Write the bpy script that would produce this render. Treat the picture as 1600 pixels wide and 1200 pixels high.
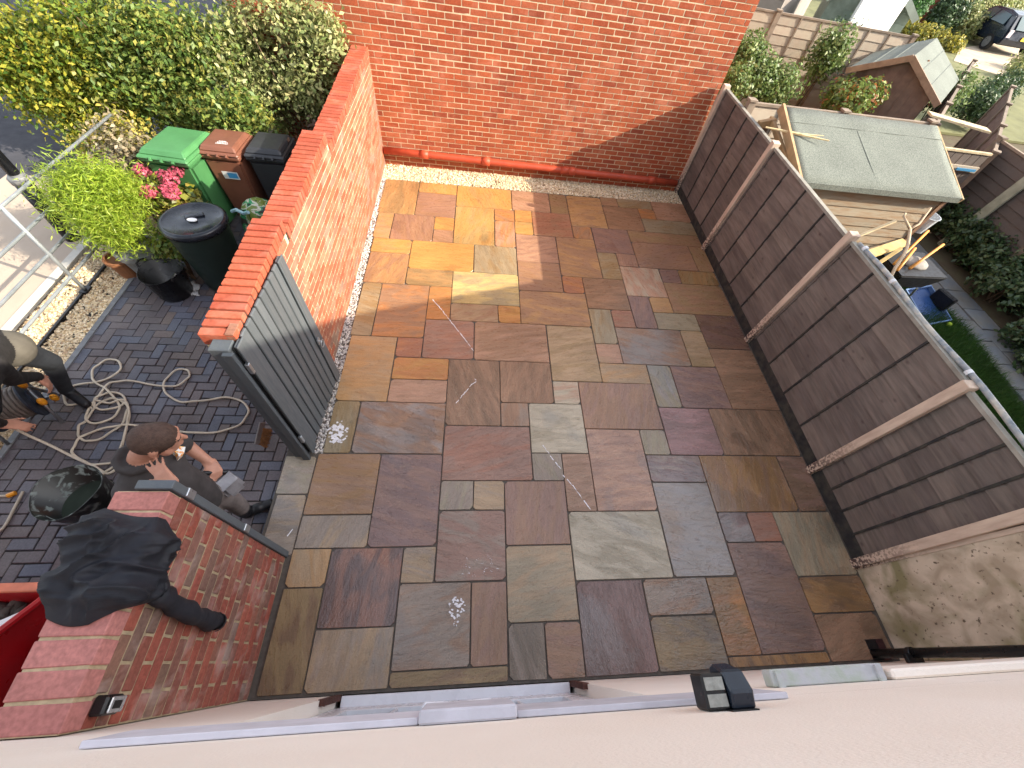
import bpy, bmesh, math, random
import numpy as np
from mathutils import Vector, Matrix
random.seed(7); np.random.seed(7)
R=math.radians
for o in list(bpy.data.objects): bpy.data.objects.remove(o)
sc=bpy.context.scene
COL=sc.collection
# ---------------------------------------------------------------- camera, light, exposure
FPX,YAW,PIT,ROL,CH,PX,PY=621.8517,-0.21545425,0.96382824,-0.20705048,3.75331,811.659,610.218
cyw,syw=math.cos(YAW),math.sin(YAW)
FW=Vector((-syw*math.cos(PIT),cyw*math.cos(PIT),-math.sin(PIT)))
r0=Vector((cyw,syw,0)); d0=FW.cross(r0)
RT=(r0*math.cos(ROL)+d0*math.sin(ROL)); DN=FW.cross(RT)
CAM=Vector((0,0,CH))
cd=bpy.data.cameras.new('camera'); cam=bpy.data.objects.new('camera',cd); COL.objects.link(cam)
m=Matrix.Identity(4)
for i in range(3): m[i][0]=RT[i]; m[i][1]=-DN[i]; m[i][2]=-FW[i]; m[i][3]=CAM[i]
cam.matrix_world=m
cd.sensor_width=36; cd.sensor_fit='HORIZONTAL'; cd.lens=36*FPX/1600
cd.shift_x=-(PX-800)/1600; cd.shift_y=(PY-600)/1600
cd.clip_start=0.02; cd.clip_end=500
sc.camera=cam
SUN=Vector((-1.66,0.60,-1.0)).normalized()
w=bpy.data.worlds.new('World'); sc.world=w; w.use_nodes=True
nt=w.node_tree; bg=nt.nodes['Background']; sky=nt.nodes.new('ShaderNodeTexSky'); sky.sky_type='NISHITA'
sky.sun_disc=False; sky.sun_elevation=math.asin(-SUN.z); sky.sun_rotation=math.atan2(-SUN.x,-SUN.y)
sky.altitude=50; sky.air_density=1.0; sky.dust_density=2.0; sky.ozone_density=1.0
hs=nt.nodes.new('ShaderNodeHueSaturation'); hs.inputs['Saturation'].default_value=.38   # a hazy, whitish autumn sky
nt.links.new(sky.outputs[0],hs.inputs['Color']); nt.links.new(hs.outputs[0],bg.inputs[0]); bg.inputs[1].default_value=0.15
sl=bpy.data.lights.new('sun','SUN'); so=bpy.data.objects.new('sun',sl); COL.objects.link(so)
sl.energy=2.7; sl.angle=R(0.35); sl.color=(1.0,0.89,0.72)
so.rotation_euler=SUN.to_track_quat('-Z','Y').to_euler(); so.location=(20,-8,15)
vs=sc.view_settings; vs.view_transform='Standard'; vs.look='None'; vs.exposure=1.82; vs.gamma=1.0; vs.use_curve_mapping=False
sc.render.engine='CYCLES'
sc.cycles.max_bounces=8; sc.cycles.diffuse_bounces=5

def at(px,py,z):
    D=RT*((px-PX)/FPX)+DN*((py-PY)/FPX)+FW
    t=(z-CH)/D.z
    return Vector((D.x*t,D.y*t,z))
def atp(px,py,ax,v):
    D=RT*((px-PX)/FPX)+DN*((py-PY)/FPX)+FW
    t=(v-CAM[ax])/D[ax]
    return CAM+D*t
def proj(p):
    X=Vector(p)-CAM; ww=X.dot(FW)
    return (PX+FPX*X.dot(RT)/ww, PY+FPX*X.dot(DN)/ww, ww)
def showsize(p):
    x,y,ww=proj(p)
    if ww<=0: return 0
    if x<-30 or x>1630 or y<-30 or y>1230: return 0.001/ww
    return 1/ww

# ---------------------------------------------------------------- mesh builder
class MB:
    def __init__(s): s.v=[]; s.f=[]; s.m=[]
    def add(s,vs,fs,mi=0):
        b=len(s.v); s.v+= [tuple(v) for v in vs]; s.f+=[tuple(b+i for i in f) for f in fs]; s.m+=[mi]*len(fs)
    def box(s,c,d,mi=0,rz=0,M=None):
        hx,hy,hz=d[0]/2,d[1]/2,d[2]/2
        vs=[Vector((x*hx,y*hy,z*hz)) for x in(-1,1) for y in(-1,1) for z in(-1,1)]
        if M is None: M=Matrix.Rotation(rz,3,'Z') if rz else None
        if M is not None: vs=[M@v for v in vs]
        c=Vector(c)
        s.add([v+c for v in vs],[(0,1,3,2),(4,6,7,5),(0,4,5,1),(2,3,7,6),(0,2,6,4),(1,5,7,3)],mi)
    def b2(s,a,b,mi=0):
        a=Vector(a);b=Vector(b); s.box((a+b)/2,[abs(b[i]-a[i]) for i in range(3)],mi)
    def hexa(s,p,mi=0):  # p: 4 bottom then 4 top (same winding)
        s.add(p,[(3,2,1,0),(4,5,6,7),(0,1,5,4),(1,2,6,5),(2,3,7,6),(3,0,4,7)],mi)
    def bar(s,a,b,wd,th,mi=0,up=(0,0,1)):
        a=Vector(a);b=Vector(b);d=(b-a).normalized();u=Vector(up)
        if abs(d.dot(u))>.98:u=Vector((0,1,0))
        x=d.cross(u).normalized();y=x.cross(d)
        q=[(-1,-1),(1,-1),(1,1),(-1,1)]
        s.hexa([a+x*(i*wd/2)+y*(j*th/2) for i,j in q]+[b+x*(i*wd/2)+y*(j*th/2) for i,j in q],mi)
    def tube(s,pts,r,n=8,mi=0,cap=True):
        pts=[Vector(p) for p in pts]; N=len(pts)
        if not hasattr(r,'__len__'): r=[r]*N
        b=len(s.v); prev=None
        for i,p in enumerate(pts):
            d=(pts[min(i+1,N-1)]-pts[max(i-1,0)]).normalized()
            u=prev if prev is not None else (Vector((0,0,1)) if abs(d.z)<.9 else Vector((1,0,0)))
            x=(u-d*u.dot(d)); x=x.normalized() if x.length>1e-6 else d.orthogonal().normalized()
            prev=x; y=d.cross(x)
            for k in range(n):
                a=2*math.pi*k/n; s.v.append(tuple(p+x*(r[i]*math.cos(a))+y*(r[i]*math.sin(a))))
        for i in range(N-1):
            for k in range(n):
                k2=(k+1)%n; s.f.append((b+i*n+k,b+i*n+k2,b+(i+1)*n+k2,b+(i+1)*n+k)); s.m.append(mi)
        if cap:
            s.f.append(tuple(b+k for k in range(n-1,-1,-1))); s.m.append(mi)
            s.f.append(tuple(b+(N-1)*n+k for k in range(n))); s.m.append(mi)
    def lathe(s,c,prof,n=24,mi=0,sx=1,sy=1,M=None):
        c=Vector(c); b=len(s.v)
        for r,z in prof:
            for k in range(n):
                a=2*math.pi*k/n; v=Vector((r*sx*math.cos(a),r*sy*math.sin(a),z))
                if M is not None: v=M@v
                s.v.append(tuple(c+v))
        for i in range(len(prof)-1):
            for k in range(n):
                k2=(k+1)%n; s.f.append((b+i*n+k,b+i*n+k2,b+(i+1)*n+k2,b+(i+1)*n+k)); s.m.append(mi)
        if prof[0][0]>1e-4: s.f.append(tuple(b+k for k in range(n-1,-1,-1))); s.m.append(mi)
        if prof[-1][0]>1e-4: s.f.append(tuple(b+(len(prof)-1)*n+k for k in range(n))); s.m.append(mi)
    def ell(s,c,r,nu=12,nv=8,mi=0,M=None):
        s.lathe(c,[(max(1e-3,math.sin(math.pi*i/nv)),-math.cos(math.pi*i/nv)) for i in range(nv+1)],nu,mi,
            M=(Matrix.Diagonal(Vector(r)) if M is None else M@Matrix.Diagonal(Vector(r))))
    def prism(s,poly,z0,z1,mi=0):
        n=len(poly); s.add([(p[0],p[1],z0) for p in poly]+[(p[0],p[1],z1) for p in poly],
          [tuple(range(n-1,-1,-1)),tuple(range(n,2*n))]+[(i,(i+1)%n,n+(i+1)%n,n+i) for i in range(n)],mi)
    def mesh(s,name,mats,smooth=False):
        me=bpy.data.meshes.new(name); me.from_pydata(s.v,[],s.f)
        for mm in (mats if isinstance(mats,(list,tuple)) else [mats]): me.materials.append(mm)
        if any(s.m): me.polygons.foreach_set('material_index',s.m)
        if smooth: me.polygons.foreach_set('use_smooth',[True]*len(me.polygons))
        me.update(); return me
def link(name,me,parent=None,label=None,cat=None,group=None,kind=None,loc=None):
    o=bpy.data.objects.new(name,me); COL.objects.link(o)
    if parent is not None: o.parent=parent
    if label:o['label']=label
    if cat:o['category']=cat
    if group:o['group']=group
    if kind:o['kind']=kind
    if loc is not None:o.location=loc
    return o
def obj(name,mb,mats,parent=None,smooth=False,bevel=0,**k):
    me=mb.mesh(name,mats,smooth)
    if bevel:
        bm=bmesh.new(); bm.from_mesh(me); bmesh.ops.recalc_face_normals(bm,faces=bm.faces)
        bmesh.ops.bevel(bm,geom=[e for e in bm.edges if e.is_manifold and e.calc_face_angle(0)>.5],offset=bevel,segments=1 if bevel<.02 else 2,affect='EDGES',clamp_overlap=True)
        bm.to_mesh(me); bm.free()
    return link(name,me,parent,**k)
def thing(name,label,cat,loc=(0,0,0),group=None):
    # parts keep world coordinates: the Empty sits at the base and parts are offset back
    o=link(name,None,None,label,cat,group); o.location=loc; return o
def fixparent(root):
    L=Vector(root.location)
    for c in root.children:
        c.location=Vector(c.location)-L
def npmesh(name,V,F,mats,mi=None,smooth=False):
    V=np.asarray(V,np.float32);F=np.asarray(F,np.int32);k=F.shape[1]
    me=bpy.data.meshes.new(name); me.vertices.add(len(V)); me.vertices.foreach_set('co',V.ravel())
    me.loops.add(F.size); me.loops.foreach_set('vertex_index',F.ravel())
    me.polygons.add(len(F)); me.polygons.foreach_set('loop_start',np.arange(0,F.size,k,dtype=np.int32))
    me.polygons.foreach_set('loop_total',np.full(len(F),k,np.int32))
    for mm in (mats if isinstance(mats,(list,tuple)) else [mats]): me.materials.append(mm)
    if mi is not None: me.polygons.foreach_set('material_index',np.asarray(mi,np.int32))
    if smooth: me.polygons.foreach_set('use_smooth',np.ones(len(F),bool))
    me.update(calc_edges=True); return me

# ---------------------------------------------------------------- materials
def lin(c):
    return tuple((x/255/12.92 if x/255<=.04045 else ((x/255+.055)/1.055)**2.4) for x in c[:3])+(1,)
class NT:
    def __init__(s,name):
        s.mat=bpy.data.materials.new(name); s.mat.use_nodes=True; s.t=s.mat.node_tree; s.b=s.t.nodes['Principled BSDF']
        s.geo=s.t.nodes.new('ShaderNodeNewGeometry'); s.oi=s.t.nodes.new('ShaderNodeObjectInfo')
        s.pos=s.geo.outputs['Position']
    def n(s,ty,**k):
        x=s.t.nodes.new(ty)
        for a,b in k.items(): setattr(x,a,b)
        return x
    def l(s,a,b): s.t.links.new(a,b)
    def val(s,x,inp):
        if isinstance(x,(int,float)): inp.default_value=x
        elif isinstance(x,(tuple,list)): inp.default_value=x
        else: s.l(x,inp)
    def math(s,op,a,b=0,c=None):
        x=s.n('ShaderNodeMath',operation=op); s.val(a,x.inputs[0]); s.val(b,x.inputs[1])
        if c is not None: s.val(c,x.inputs[2])
        return x.outputs[0]
    def vmath(s,op,a,b):
        x=s.n('ShaderNodeVectorMath',operation=op); s.val(a,x.inputs[0]); s.val(b,x.inputs[1]); return x.outputs[0]
    def noise(s,scale,detail=3,vec=None,dist=0,rough=.5,col=False):
        x=s.n('ShaderNodeTexNoise'); x.inputs['Scale'].default_value=scale; x.inputs['Detail'].default_value=detail
        x.inputs['Distortion'].default_value=dist; x.inputs['Roughness'].default_value=rough
        s.l(vec if vec is not None else s.pos,x.inputs['Vector']); return x.outputs[1 if col else 0]
    def ramp(s,fac,stops,interp='LINEAR'):
        x=s.n('ShaderNodeValToRGB'); x.color_ramp.interpolation=interp; e=x.color_ramp.elements
        while len(e)<len(stops): e.new(.5)
        for i,(p,c) in enumerate(stops):
            e[i].position=p; e[i].color=c if len(c)==4 else tuple(c)+(1,)
        s.val(fac,x.inputs[0]); return x.outputs[0]
    def g(s,fac,a,b,va=0,vb=1):  # map range, clamped
        x=s.n('ShaderNodeMapRange'); s.val(fac,x.inputs[0])
        for i,v in enumerate((a,b,va,vb)): s.val(v,x.inputs[i+1])
        return x.outputs[0]
    def mix(s,fac,a,b,mode='MIX'):
        x=s.n('ShaderNodeMix',data_type='RGBA',blend_type=mode); s.val(fac,x.inputs[0]); s.val(a,x.inputs[6]); s.val(b,x.inputs[7]); return x.outputs[2]
    def scale(s,vec,v): return s.vmath('MULTIPLY',vec,v)
    def bump(s,h,strength=.3,dist=.01,normal=None):
        x=s.n('ShaderNodeBump'); x.inputs['Strength'].default_value=strength; x.inputs['Distance'].default_value=dist
        s.l(h,x.inputs['Height']); 
        if normal is not None: s.l(normal,x.inputs['Normal'])
        return x.outputs[0]
    def attr(s,name,out=0):
        x=s.n('ShaderNodeAttribute',attribute_type='OBJECT',attribute_name=name); return x.outputs[{'c':0,'f':2}.get(out,out)]
    def rnd(s):
        return s.math('FRACT',s.math('ADD',s.math('MULTIPLY',s.oi.outputs['Random'],7.31),s.geo.outputs['Random Per Island']))
    def set(s,**k):
        for a,b in k.items():
            s.val(b,s.b.inputs[{'col':'Base Color','rough':'Roughness','metal':'Metallic','normal':'Normal','spec':'Specular IOR Level','coat':'Coat Weight','trans':'Transmission Weight','emit':'Emission Color','es':'Emission Strength','alpha':'Alpha','sheen':'Sheen Weight'}[a]])
        return s
def simple(name,rgb,rough=.7,var=.25,scale=12,bump=.15,bs=60,metal=0,rvar=.12,spec=.4,stretch=(1,1,1),rgb2=None,rr=.1):
    t=NT(name); v=t.scale(t.pos,stretch) if stretch!=(1,1,1) else t.pos
    c=lin(rgb)
    n=t.noise(scale,4,v)
    if rgb2: col=t.mix(t.g(n,.38,.62),c,lin(rgb2))
    else: col=c
    k=t.math('ADD',t.g(n,.3,.7,1-var,1+var),t.math('MULTIPLY',t.math('SUBTRACT',t.rnd(),.5),rvar*2))
    cc=t.n('ShaderNodeCombineXYZ'); 
    for i in range(3): t.l(k,cc.inputs[i])
    col=t.mix(1,col,cc.outputs[0],'MULTIPLY')
    t.set(col=col,rough=t.g(t.noise(scale*2.3,2,v),.3,.7,max(.04,rough-rr),min(1,rough+rr)),metal=metal,spec=spec)
    if bump: t.set(normal=t.bump(t.noise(bs,4,v),bump,.004))
    return t.mat
def gray(t,k):
    cc=t.n('ShaderNodeCombineXYZ')
    for i in range(3): t.val(k,cc.inputs[i])
    return cc.outputs[0]
def brick_mat(name,cols,stain=None,stain_amt=.0,bump=.35):
    t=NT(name); st=[((i+.5)/len(cols),lin(c)) for i,c in enumerate(cols)]
    base=t.ramp(t.rnd(),st,'LINEAR')
    n=t.noise(55,5); n2=t.noise(3.2,4)
    base=t.mix(1,base,gray(t,t.math('MULTIPLY',t.g(n,.3,.7,.8,1.18),t.g(n2,.3,.7,.86,1.12))),'MULTIPLY')
    if stain: base=t.mix(t.math('MULTIPLY',t.g(t.noise(4.5,6,dist=.8),.52,.72),stain_amt),base,lin(stain))
    t.set(col=base,rough=.86,spec=.25,normal=t.bump(t.noise(120,4),bump,.003)); return t.mat
def leaf_mat(name,cols,trans=.3,rough=.45,spec=.4):
    t=NT(name); col=t.ramp(t.geo.outputs['Random Per Island'],[((i+.5)/len(cols),lin(c)) for i,c in enumerate(cols)])
    col=t.mix(1,col,gray(t,t.g(t.noise(2.5,3),.3,.7,.75,1.2)),'MULTIPLY')
    t.set(col=col,rough=rough,spec=spec)
    tr=t.n('ShaderNodeBsdfTranslucent'); t.l(col,tr.inputs[0]); mx=t.n('ShaderNodeMixShader'); mx.inputs[0].default_value=trans
    t.l(t.b.outputs[0],mx.inputs[1]); t.l(tr.outputs[0],mx.inputs[2]); t.l(mx.outputs[0],t.t.nodes['Material Output'].inputs[0]); return t.mat
PALC=[[142, 108, 86], [108, 84, 66], [178, 136, 84], [196, 142, 66], [188, 118, 58], [136, 104, 96], [110, 88, 94], [84, 62, 66], [140, 138, 118], [186, 184, 166], [150, 94, 76], [176, 136, 116], [164, 142, 112], [138, 130, 124], [98, 92, 84], [146, 106, 58], [132, 114, 78], [140, 142, 150], [168, 146, 92], [150, 112, 122], [92, 70, 56], [204, 184, 120]]
SLABS=[[-1.504,-0.95,5.796,6.75,2,16,0.12,0.45],[-0.95,-0.325,6.444,6.75,3,2,0.12,0.45],[-0.95,-0.325,5.796,6.444,5,0,0.12,0.45],[-0.325,0.598,6.139,6.75,3,2,0.12,0.45],[-1.485,-1.247,5.163,5.796,2,11,0.12,0.45],[-1.247,-0.63,5.164,5.796,5,0,0.12,0.45],[-0.63,-0.325,5.467,5.796,3,4,0.12,0.45],[-0.63,-0.325,5.164,5.467,0,11,0.12,0.45],[-0.325,0.302,5.165,6.139,18,3,0.12,0.45],[-1.462,-0.912,4.841,5.163,3,2,0.12,0.45],[-0.912,-0.008,4.542,5.165,3,3,0.12,0.45],[-1.459,-0.912,4.208,4.841,0,2,0.12,0.45],[-0.912,-0.289,4.208,4.542,16,2,0.12,0.45],[-0.008,0.624,4.542,5.166,8,16,0.12,0.45],[-0.289,0.625,3.909,4.542,21,8,0.12,0.45],[0.598,1.252,6.162,6.75,11,0,0.12,0.45],[1.252,1.564,6.162,6.75,16,0,0.12,0.45],[0.918,1.564,5.512,6.162,10,0,0.12,0.45],[1.564,2.193,5.846,6.75,2,0,0.12,0.45],[0.302,0.629,5.823,6.139,4,0,0.12,0.45],[0.629,0.918,5.843,6.162,3,4,0.12,0.45],[0.302,0.623,5.166,5.823,11,4,0.12,0.45],[0.622,0.918,5.512,5.843,3,18,0.12,0.45],[0.623,1.261,4.859,5.512,5,11,0.12,0.45],[1.564,1.891,5.512,5.846,0,4,0.12,0.45],[1.261,1.891,4.581,5.512,0,2,0.12,0.45],[0.624,1.261,4.23,4.859,0,5,0.12,0.45],[2.193,2.499,6.529,6.8,0,16,0.12,0.45],[2.499,3.141,6.529,6.8,16,8,0.12,0.45],[3.141,3.78,6.226,6.8,11,0,0.12,0.45],[2.193,2.847,5.845,6.529,0,1,0.12,0.45],[2.847,3.141,6.226,6.529,4,0,0.12,0.45],[2.847,3.777,5.845,6.226,8,16,0.12,0.45],[1.891,2.516,5.201,5.845,6,5,0.12,0.45],[2.516,3.774,5.536,5.845,0,16,0.12,0.45],[2.516,3.5,4.9,5.536,0,5,0.12,0.45],[3.5,3.77,4.9,5.536,0,16,0.12,0.45],[1.891,2.198,4.581,5.201,16,8,0.12,0.45],[2.198,2.516,4.9,5.201,5,11,0.12,0.45],[2.198,2.824,4.251,4.9,11,9,0.12,0.45],[2.824,3.134,4.587,4.9,6,5,0.12,0.45],[3.134,3.756,4.587,4.9,16,15,0.12,0.45],[2.824,3.759,3.944,4.587,0,16,0.12,0.45],[2.51,2.824,3.944,4.251,2,0,0.12,0.45],[1.261,1.569,4.23,4.581,10,4,0.12,0.45],[1.569,2.198,3.945,4.581,0,1,0.12,0.45],[2.197,2.51,3.623,4.251,6,5,0.12,0.45],[1.57,1.889,3.316,3.945,8,16,0.12,0.45],[1.889,2.197,3.623,3.945,10,0,0.12,0.45],[0.625,1.57,3.597,4.23,0,2,0.12,0.45],[-1.441,-1.201,3.275,4.208,16,8,0.12,0.45],[-1.201,-0.586,3.275,4.208,0,4,0.12,0.45],[-0.586,-0.289,3.596,4.208,4,15,0.12,0.45],[-0.289,0.329,3.596,3.909,0,12,0.12,0.45],[0.329,0.626,3.597,3.909,4,3,0.12,0.45],[-0.586,0.026,2.969,3.596,5,10,0.12,0.45],[0.026,0.951,2.969,3.597,0,11,0.12,0.6],[0.951,1.57,2.7,3.597,12,16,0.12,0.45],[-1.43,-0.89,2.351,3.275,2,12,0.12,0.45],[-0.89,-0.586,2.969,3.275,10,4,0.12,0.45],[-0.89,-0.262,2.658,2.969,4,3,0.12,0.45],[-0.89,-0.262,2.351,2.658,11,0,0.12,0.45],[-0.262,0.336,2.078,2.969,1,0,0.12,0.45],[0.336,0.951,2.38,2.969,0,1,0.12,0.45],[0.336,0.649,2.078,2.38,0,13,0.12,0.45],[0.951,1.263,2.38,2.7,9,11,0.12,0.45],[0.649,1.263,1.764,2.38,9,8,0.12,0.45],[1.263,2.187,2.066,2.7,0,5,0.12,0.45],[1.57,2.187,2.7,2.996,12,2,0.12,0.45],[1.57,1.889,2.996,3.316,11,12,0.12,0.45],[1.889,2.809,2.996,3.623,0,13,0.6,0.45],[2.809,3.133,2.996,3.623,12,16,0.12,0.45],[2.51,3.133,3.623,3.944,8,8,0.12,0.45],[3.133,3.754,3.319,3.944,7,20,0.12,0.45],[3.133,3.76,2.366,3.319,0,1,0.12,0.45],[2.187,2.497,2.366,2.996,8,17,0.35,0.45],[2.497,3.133,2.366,2.996,6,5,0.12,0.9],[2.187,2.816,1.758,2.366,19,6,0.12,0.45],[2.816,3.76,1.758,2.366,1,0,0.3,0.45],[1.263,1.888,1.151,2.066,11,5,0.3,0.45],[1.888,2.187,1.758,2.066,8,13,0.12,0.45],[1.888,2.503,1.448,1.758,6,13,0.4,0.45],[2.503,3.433,1.132,1.758,15,0,0.75,0.45],[3.433,3.76,1.132,1.758,1,5,0.4,0.45],[1.888,2.503,0.541,1.448,13,17,0.9,0.45],[0.649,0.966,1.463,1.764,13,8,0.12,0.45],[0.966,1.263,1.151,1.764,0,11,0.12,0.45],[-0.261,0.649,1.463,2.078,5,10,0.12,0.8],[-0.26,0.056,1.173,1.463,13,8,0.12,0.45],[0.056,0.357,1.173,1.463,12,13,0.12,0.45],[0.357,0.965,0.848,1.463,5,0,0.12,0.45],[-1.158,-0.261,1.741,2.351,0,17,0.5,0.9],[-1.42,-1.158,1.741,2.351,16,8,0.12,0.45],[-1.453,-0.858,1.139,1.741,0,15,0.12,0.45],[-0.858,-0.26,0.852,1.741,6,5,0.3,0.45],[-1.453,-0.858,0.852,1.139,13,12,0.12,0.9],[-1.74,-1.453,1.33,1.711,13,8,0.4,0.45],[-1.72,-1.453,0.8,1.33,13,12,0.35,0.45],[-1.458,-1.14,0.552,0.852,12,2,0.12,0.45],[-1.14,-0.542,0.251,0.852,7,10,0.6,1.1],[-0.542,-0.26,0.559,0.852,12,13,0.12,0.45],[-0.26,0.356,0.559,1.173,5,13,0.12,0.45],[0.356,0.965,0.237,0.848,12,8,0.2,0.45],[0.965,1.888,0.541,1.151,9,8,0.25,0.45],[-0.542,0.057,-0.045,0.559,13,0,0.35,0.45],[0.057,0.356,-0.045,0.559,0,5,0.12,0.45],[-0.542,0.356,-0.15,-0.045,16,1,0.12,0.45],[0.356,0.661,-0.15,0.237,14,13,0.12,0.45],[0.661,0.965,-0.15,0.237,0,5,0.12,0.45],[0.965,1.576,-0.15,0.541,7,6,0.6,1.1],[1.576,2.185,0.245,0.541,13,0,0.6,1.6],[1.576,2.185,-0.15,0.245,14,16,0.4,1.3],[2.185,2.503,-0.07,0.541,15,4,0.6,1.6],[2.503,3.112,-0.07,0.838,5,6,0.75,1.3],[2.503,2.815,0.838,1.132,17,6,0.8,1.2],[2.815,3.112,0.838,1.132,10,5,0.12,0.45],[3.112,3.76,0.518,1.132,8,12,0.3,1.1],[3.112,3.76,0.211,0.518,15,20,0.4,0.45],[3.112,3.74,-0.15,0.211,0,1,0.12,0.45],[2.19,3.11,-0.15,-0.07,15,20,0.12,0.45],[-1.453,-1.14,-0.15,0.552,16,20,0.12,0.45],[-1.14,-0.542,-0.15,0.251,12,13,0.35,0.45]]
# ================================================================= SETTING
# ---- patio: mortar bed with one part per sandstone slab
def slab_material():
    t=NT('riven_sandstone')
    c1=t.oi.outputs['Color']; c2=t.attr('tint_b','c'); wet=t.attr('wet','f'); riv=t.attr('riven','f'); ang=t.attr('grain','f')
    off=t.math('MULTIPLY',t.oi.outputs['Random'],40)
    p=t.vmath('ADD',t.pos,gray(t,off))
    vr=t.n('ShaderNodeVectorRotate',rotation_type='Z_AXIS'); t.l(p,vr.inputs['Vector']); t.l(ang,vr.inputs['Angle'])
    v=vr.outputs[0]; vs_=t.scale(v,(1,3.2,1)); vl=t.scale(v,(.8,7,1))
    big=t.noise(1.7,3,vs_,dist=1.6)
    col=t.mix(t.g(big,.44,.6,0,.75),c1,c2)
    col=t.mix(1,col,gray(t,t.g(t.noise(3.2,5,vl,dist=.6),.3,.7,.88,1.12)),'MULTIPLY')
    col=t.mix(1,col,gray(t,t.g(t.noise(90,3),.3,.7,.9,1.1)),'MULTIPLY')
    col=t.mix(1,col,gray(t,t.g(t.noise(1.1,3),.35,.65,.86,1.1)),'MULTIPLY')
    # thin pale quartz veins and mineral staining
    rv=t.math('ABSOLUTE',t.math('SUBTRACT',t.noise(2.6,4,vs_,dist=2.2),.5))
    vein=t.math('MULTIPLY',t.g(rv,.0,.006,1,0),t.g(t.noise(1.9,1,v),.5,.62))
    col=t.mix(t.math('MULTIPLY',vein,.45),col,lin((196,176,150)))
    hs=t.n('ShaderNodeHueSaturation'); hs.inputs['Saturation'].default_value=.97; t.l(col,hs.inputs['Color']); col=hs.outputs[0]
    # dark damp where it is still wet
    wm=t.math('MULTIPLY',t.g(t.noise(1.5,4,dist=.5),t.math('SUBTRACT',.66,t.math('MULTIPLY',wet,.34)),t.math('SUBTRACT',.74,t.math('MULTIPLY',wet,.34))),1)
    col=t.mix(t.math('MULTIPLY',wm,.28),col,(0.02,0.016,.014,1))
    rough=t.mix(wm,gray(t,t.g(t.noise(14,3,vs_),.3,.7,.22,.44)),(.10,.10,.10,1))
    # riven relief: terraces + ripples
    h=t.noise(2.6,7,vs_,dist=.9,rough=.6)
    ter=t.math('ADD',t.math('MULTIPLY',t.math('FLOOR',t.math('MULTIPLY',h,9)),.1),t.math('MULTIPLY',h,.25))
    hh=t.math('ADD',t.math('MULTIPLY',ter,riv),t.math('ADD',t.math('MULTIPLY',t.noise(70,4),.045),t.math('MULTIPLY',t.math('MULTIPLY',t.noise(11,6,vs_,dist=1.8,rough=.65),riv),.16)))
    b=t.n('ShaderNodeBump'); b.inputs['Strength'].default_value=.8; b.inputs['Distance'].default_value=.028; t.l(hh,b.inputs['Height'])
    t.set(col=col,rough=rough,normal=b.outputs[0],spec=t.g(wm,0,1,.55,1.0)); return t.mat
SLABM=slab_material()
GROUT=simple('patio_grout',(86,80,74),.9,.2,30,.3,90,rr=.05)
mb=MB(); mb.b2((-1.745,-.165,-.1),(3.785,6.77,-.012)); patio=obj('patio',mb,GROUT,kind='structure')
for i,(x0,x1,y0,y1,ca,cb,wt,rv) in enumerate(SLABS):
    g=.0052; mb=MB(); j=lambda:random.uniform(-.003,.003)
    P=[(x0+g+j(),y0+g+j()),(x1-g+j(),y0+g+j()),(x1-g+j(),y1-g+j()),(x0+g+j(),y1-g+j())]
    # slightly chipped corners
    Q=[]
    for k in range(4):
        a,b,c=P[k-1],P[k],P[(k+1)%4]; e=random.choice([.004,.006,.01,.02]) if random.random()<.8 else .03
        for q in (a,c):
            L=math.hypot(q[0]-b[0],q[1]-b[1]); Q.append((b[0]+(q[0]-b[0])*e/L,b[1]+(q[1]-b[1])*e/L))
    zt=random.uniform(-.0015,.0015); n=len(Q); cx,cy=(x0+x1)/2,(y0+y1)/2
    top=[(q[0]+(cx-q[0])*.008,q[1]+(cy-q[1])*.008,zt) for q in Q]
    mb.add([(q[0],q[1],-.03) for q in Q]+[(q[0],q[1],zt-.005) for q in Q]+top,
      [tuple(range(2*n,3*n))]+[(k,(k+1)%n,n+(k+1)%n,n+k) for k in range(n)]+[(n+k,n+(k+1)%n,2*n+(k+1)%n,2*n+k) for k in range(n)])
    o=obj('paving_slab',mb,SLABM,patio)
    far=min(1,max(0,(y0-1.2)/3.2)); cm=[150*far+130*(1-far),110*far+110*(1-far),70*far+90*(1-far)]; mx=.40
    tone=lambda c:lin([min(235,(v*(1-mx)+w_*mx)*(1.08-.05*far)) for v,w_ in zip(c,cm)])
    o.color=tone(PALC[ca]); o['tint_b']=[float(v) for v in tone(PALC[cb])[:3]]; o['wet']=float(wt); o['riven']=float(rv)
    o['grain']=random.choice([0,0,math.pi/2])+random.uniform(-.35,.35)
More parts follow.
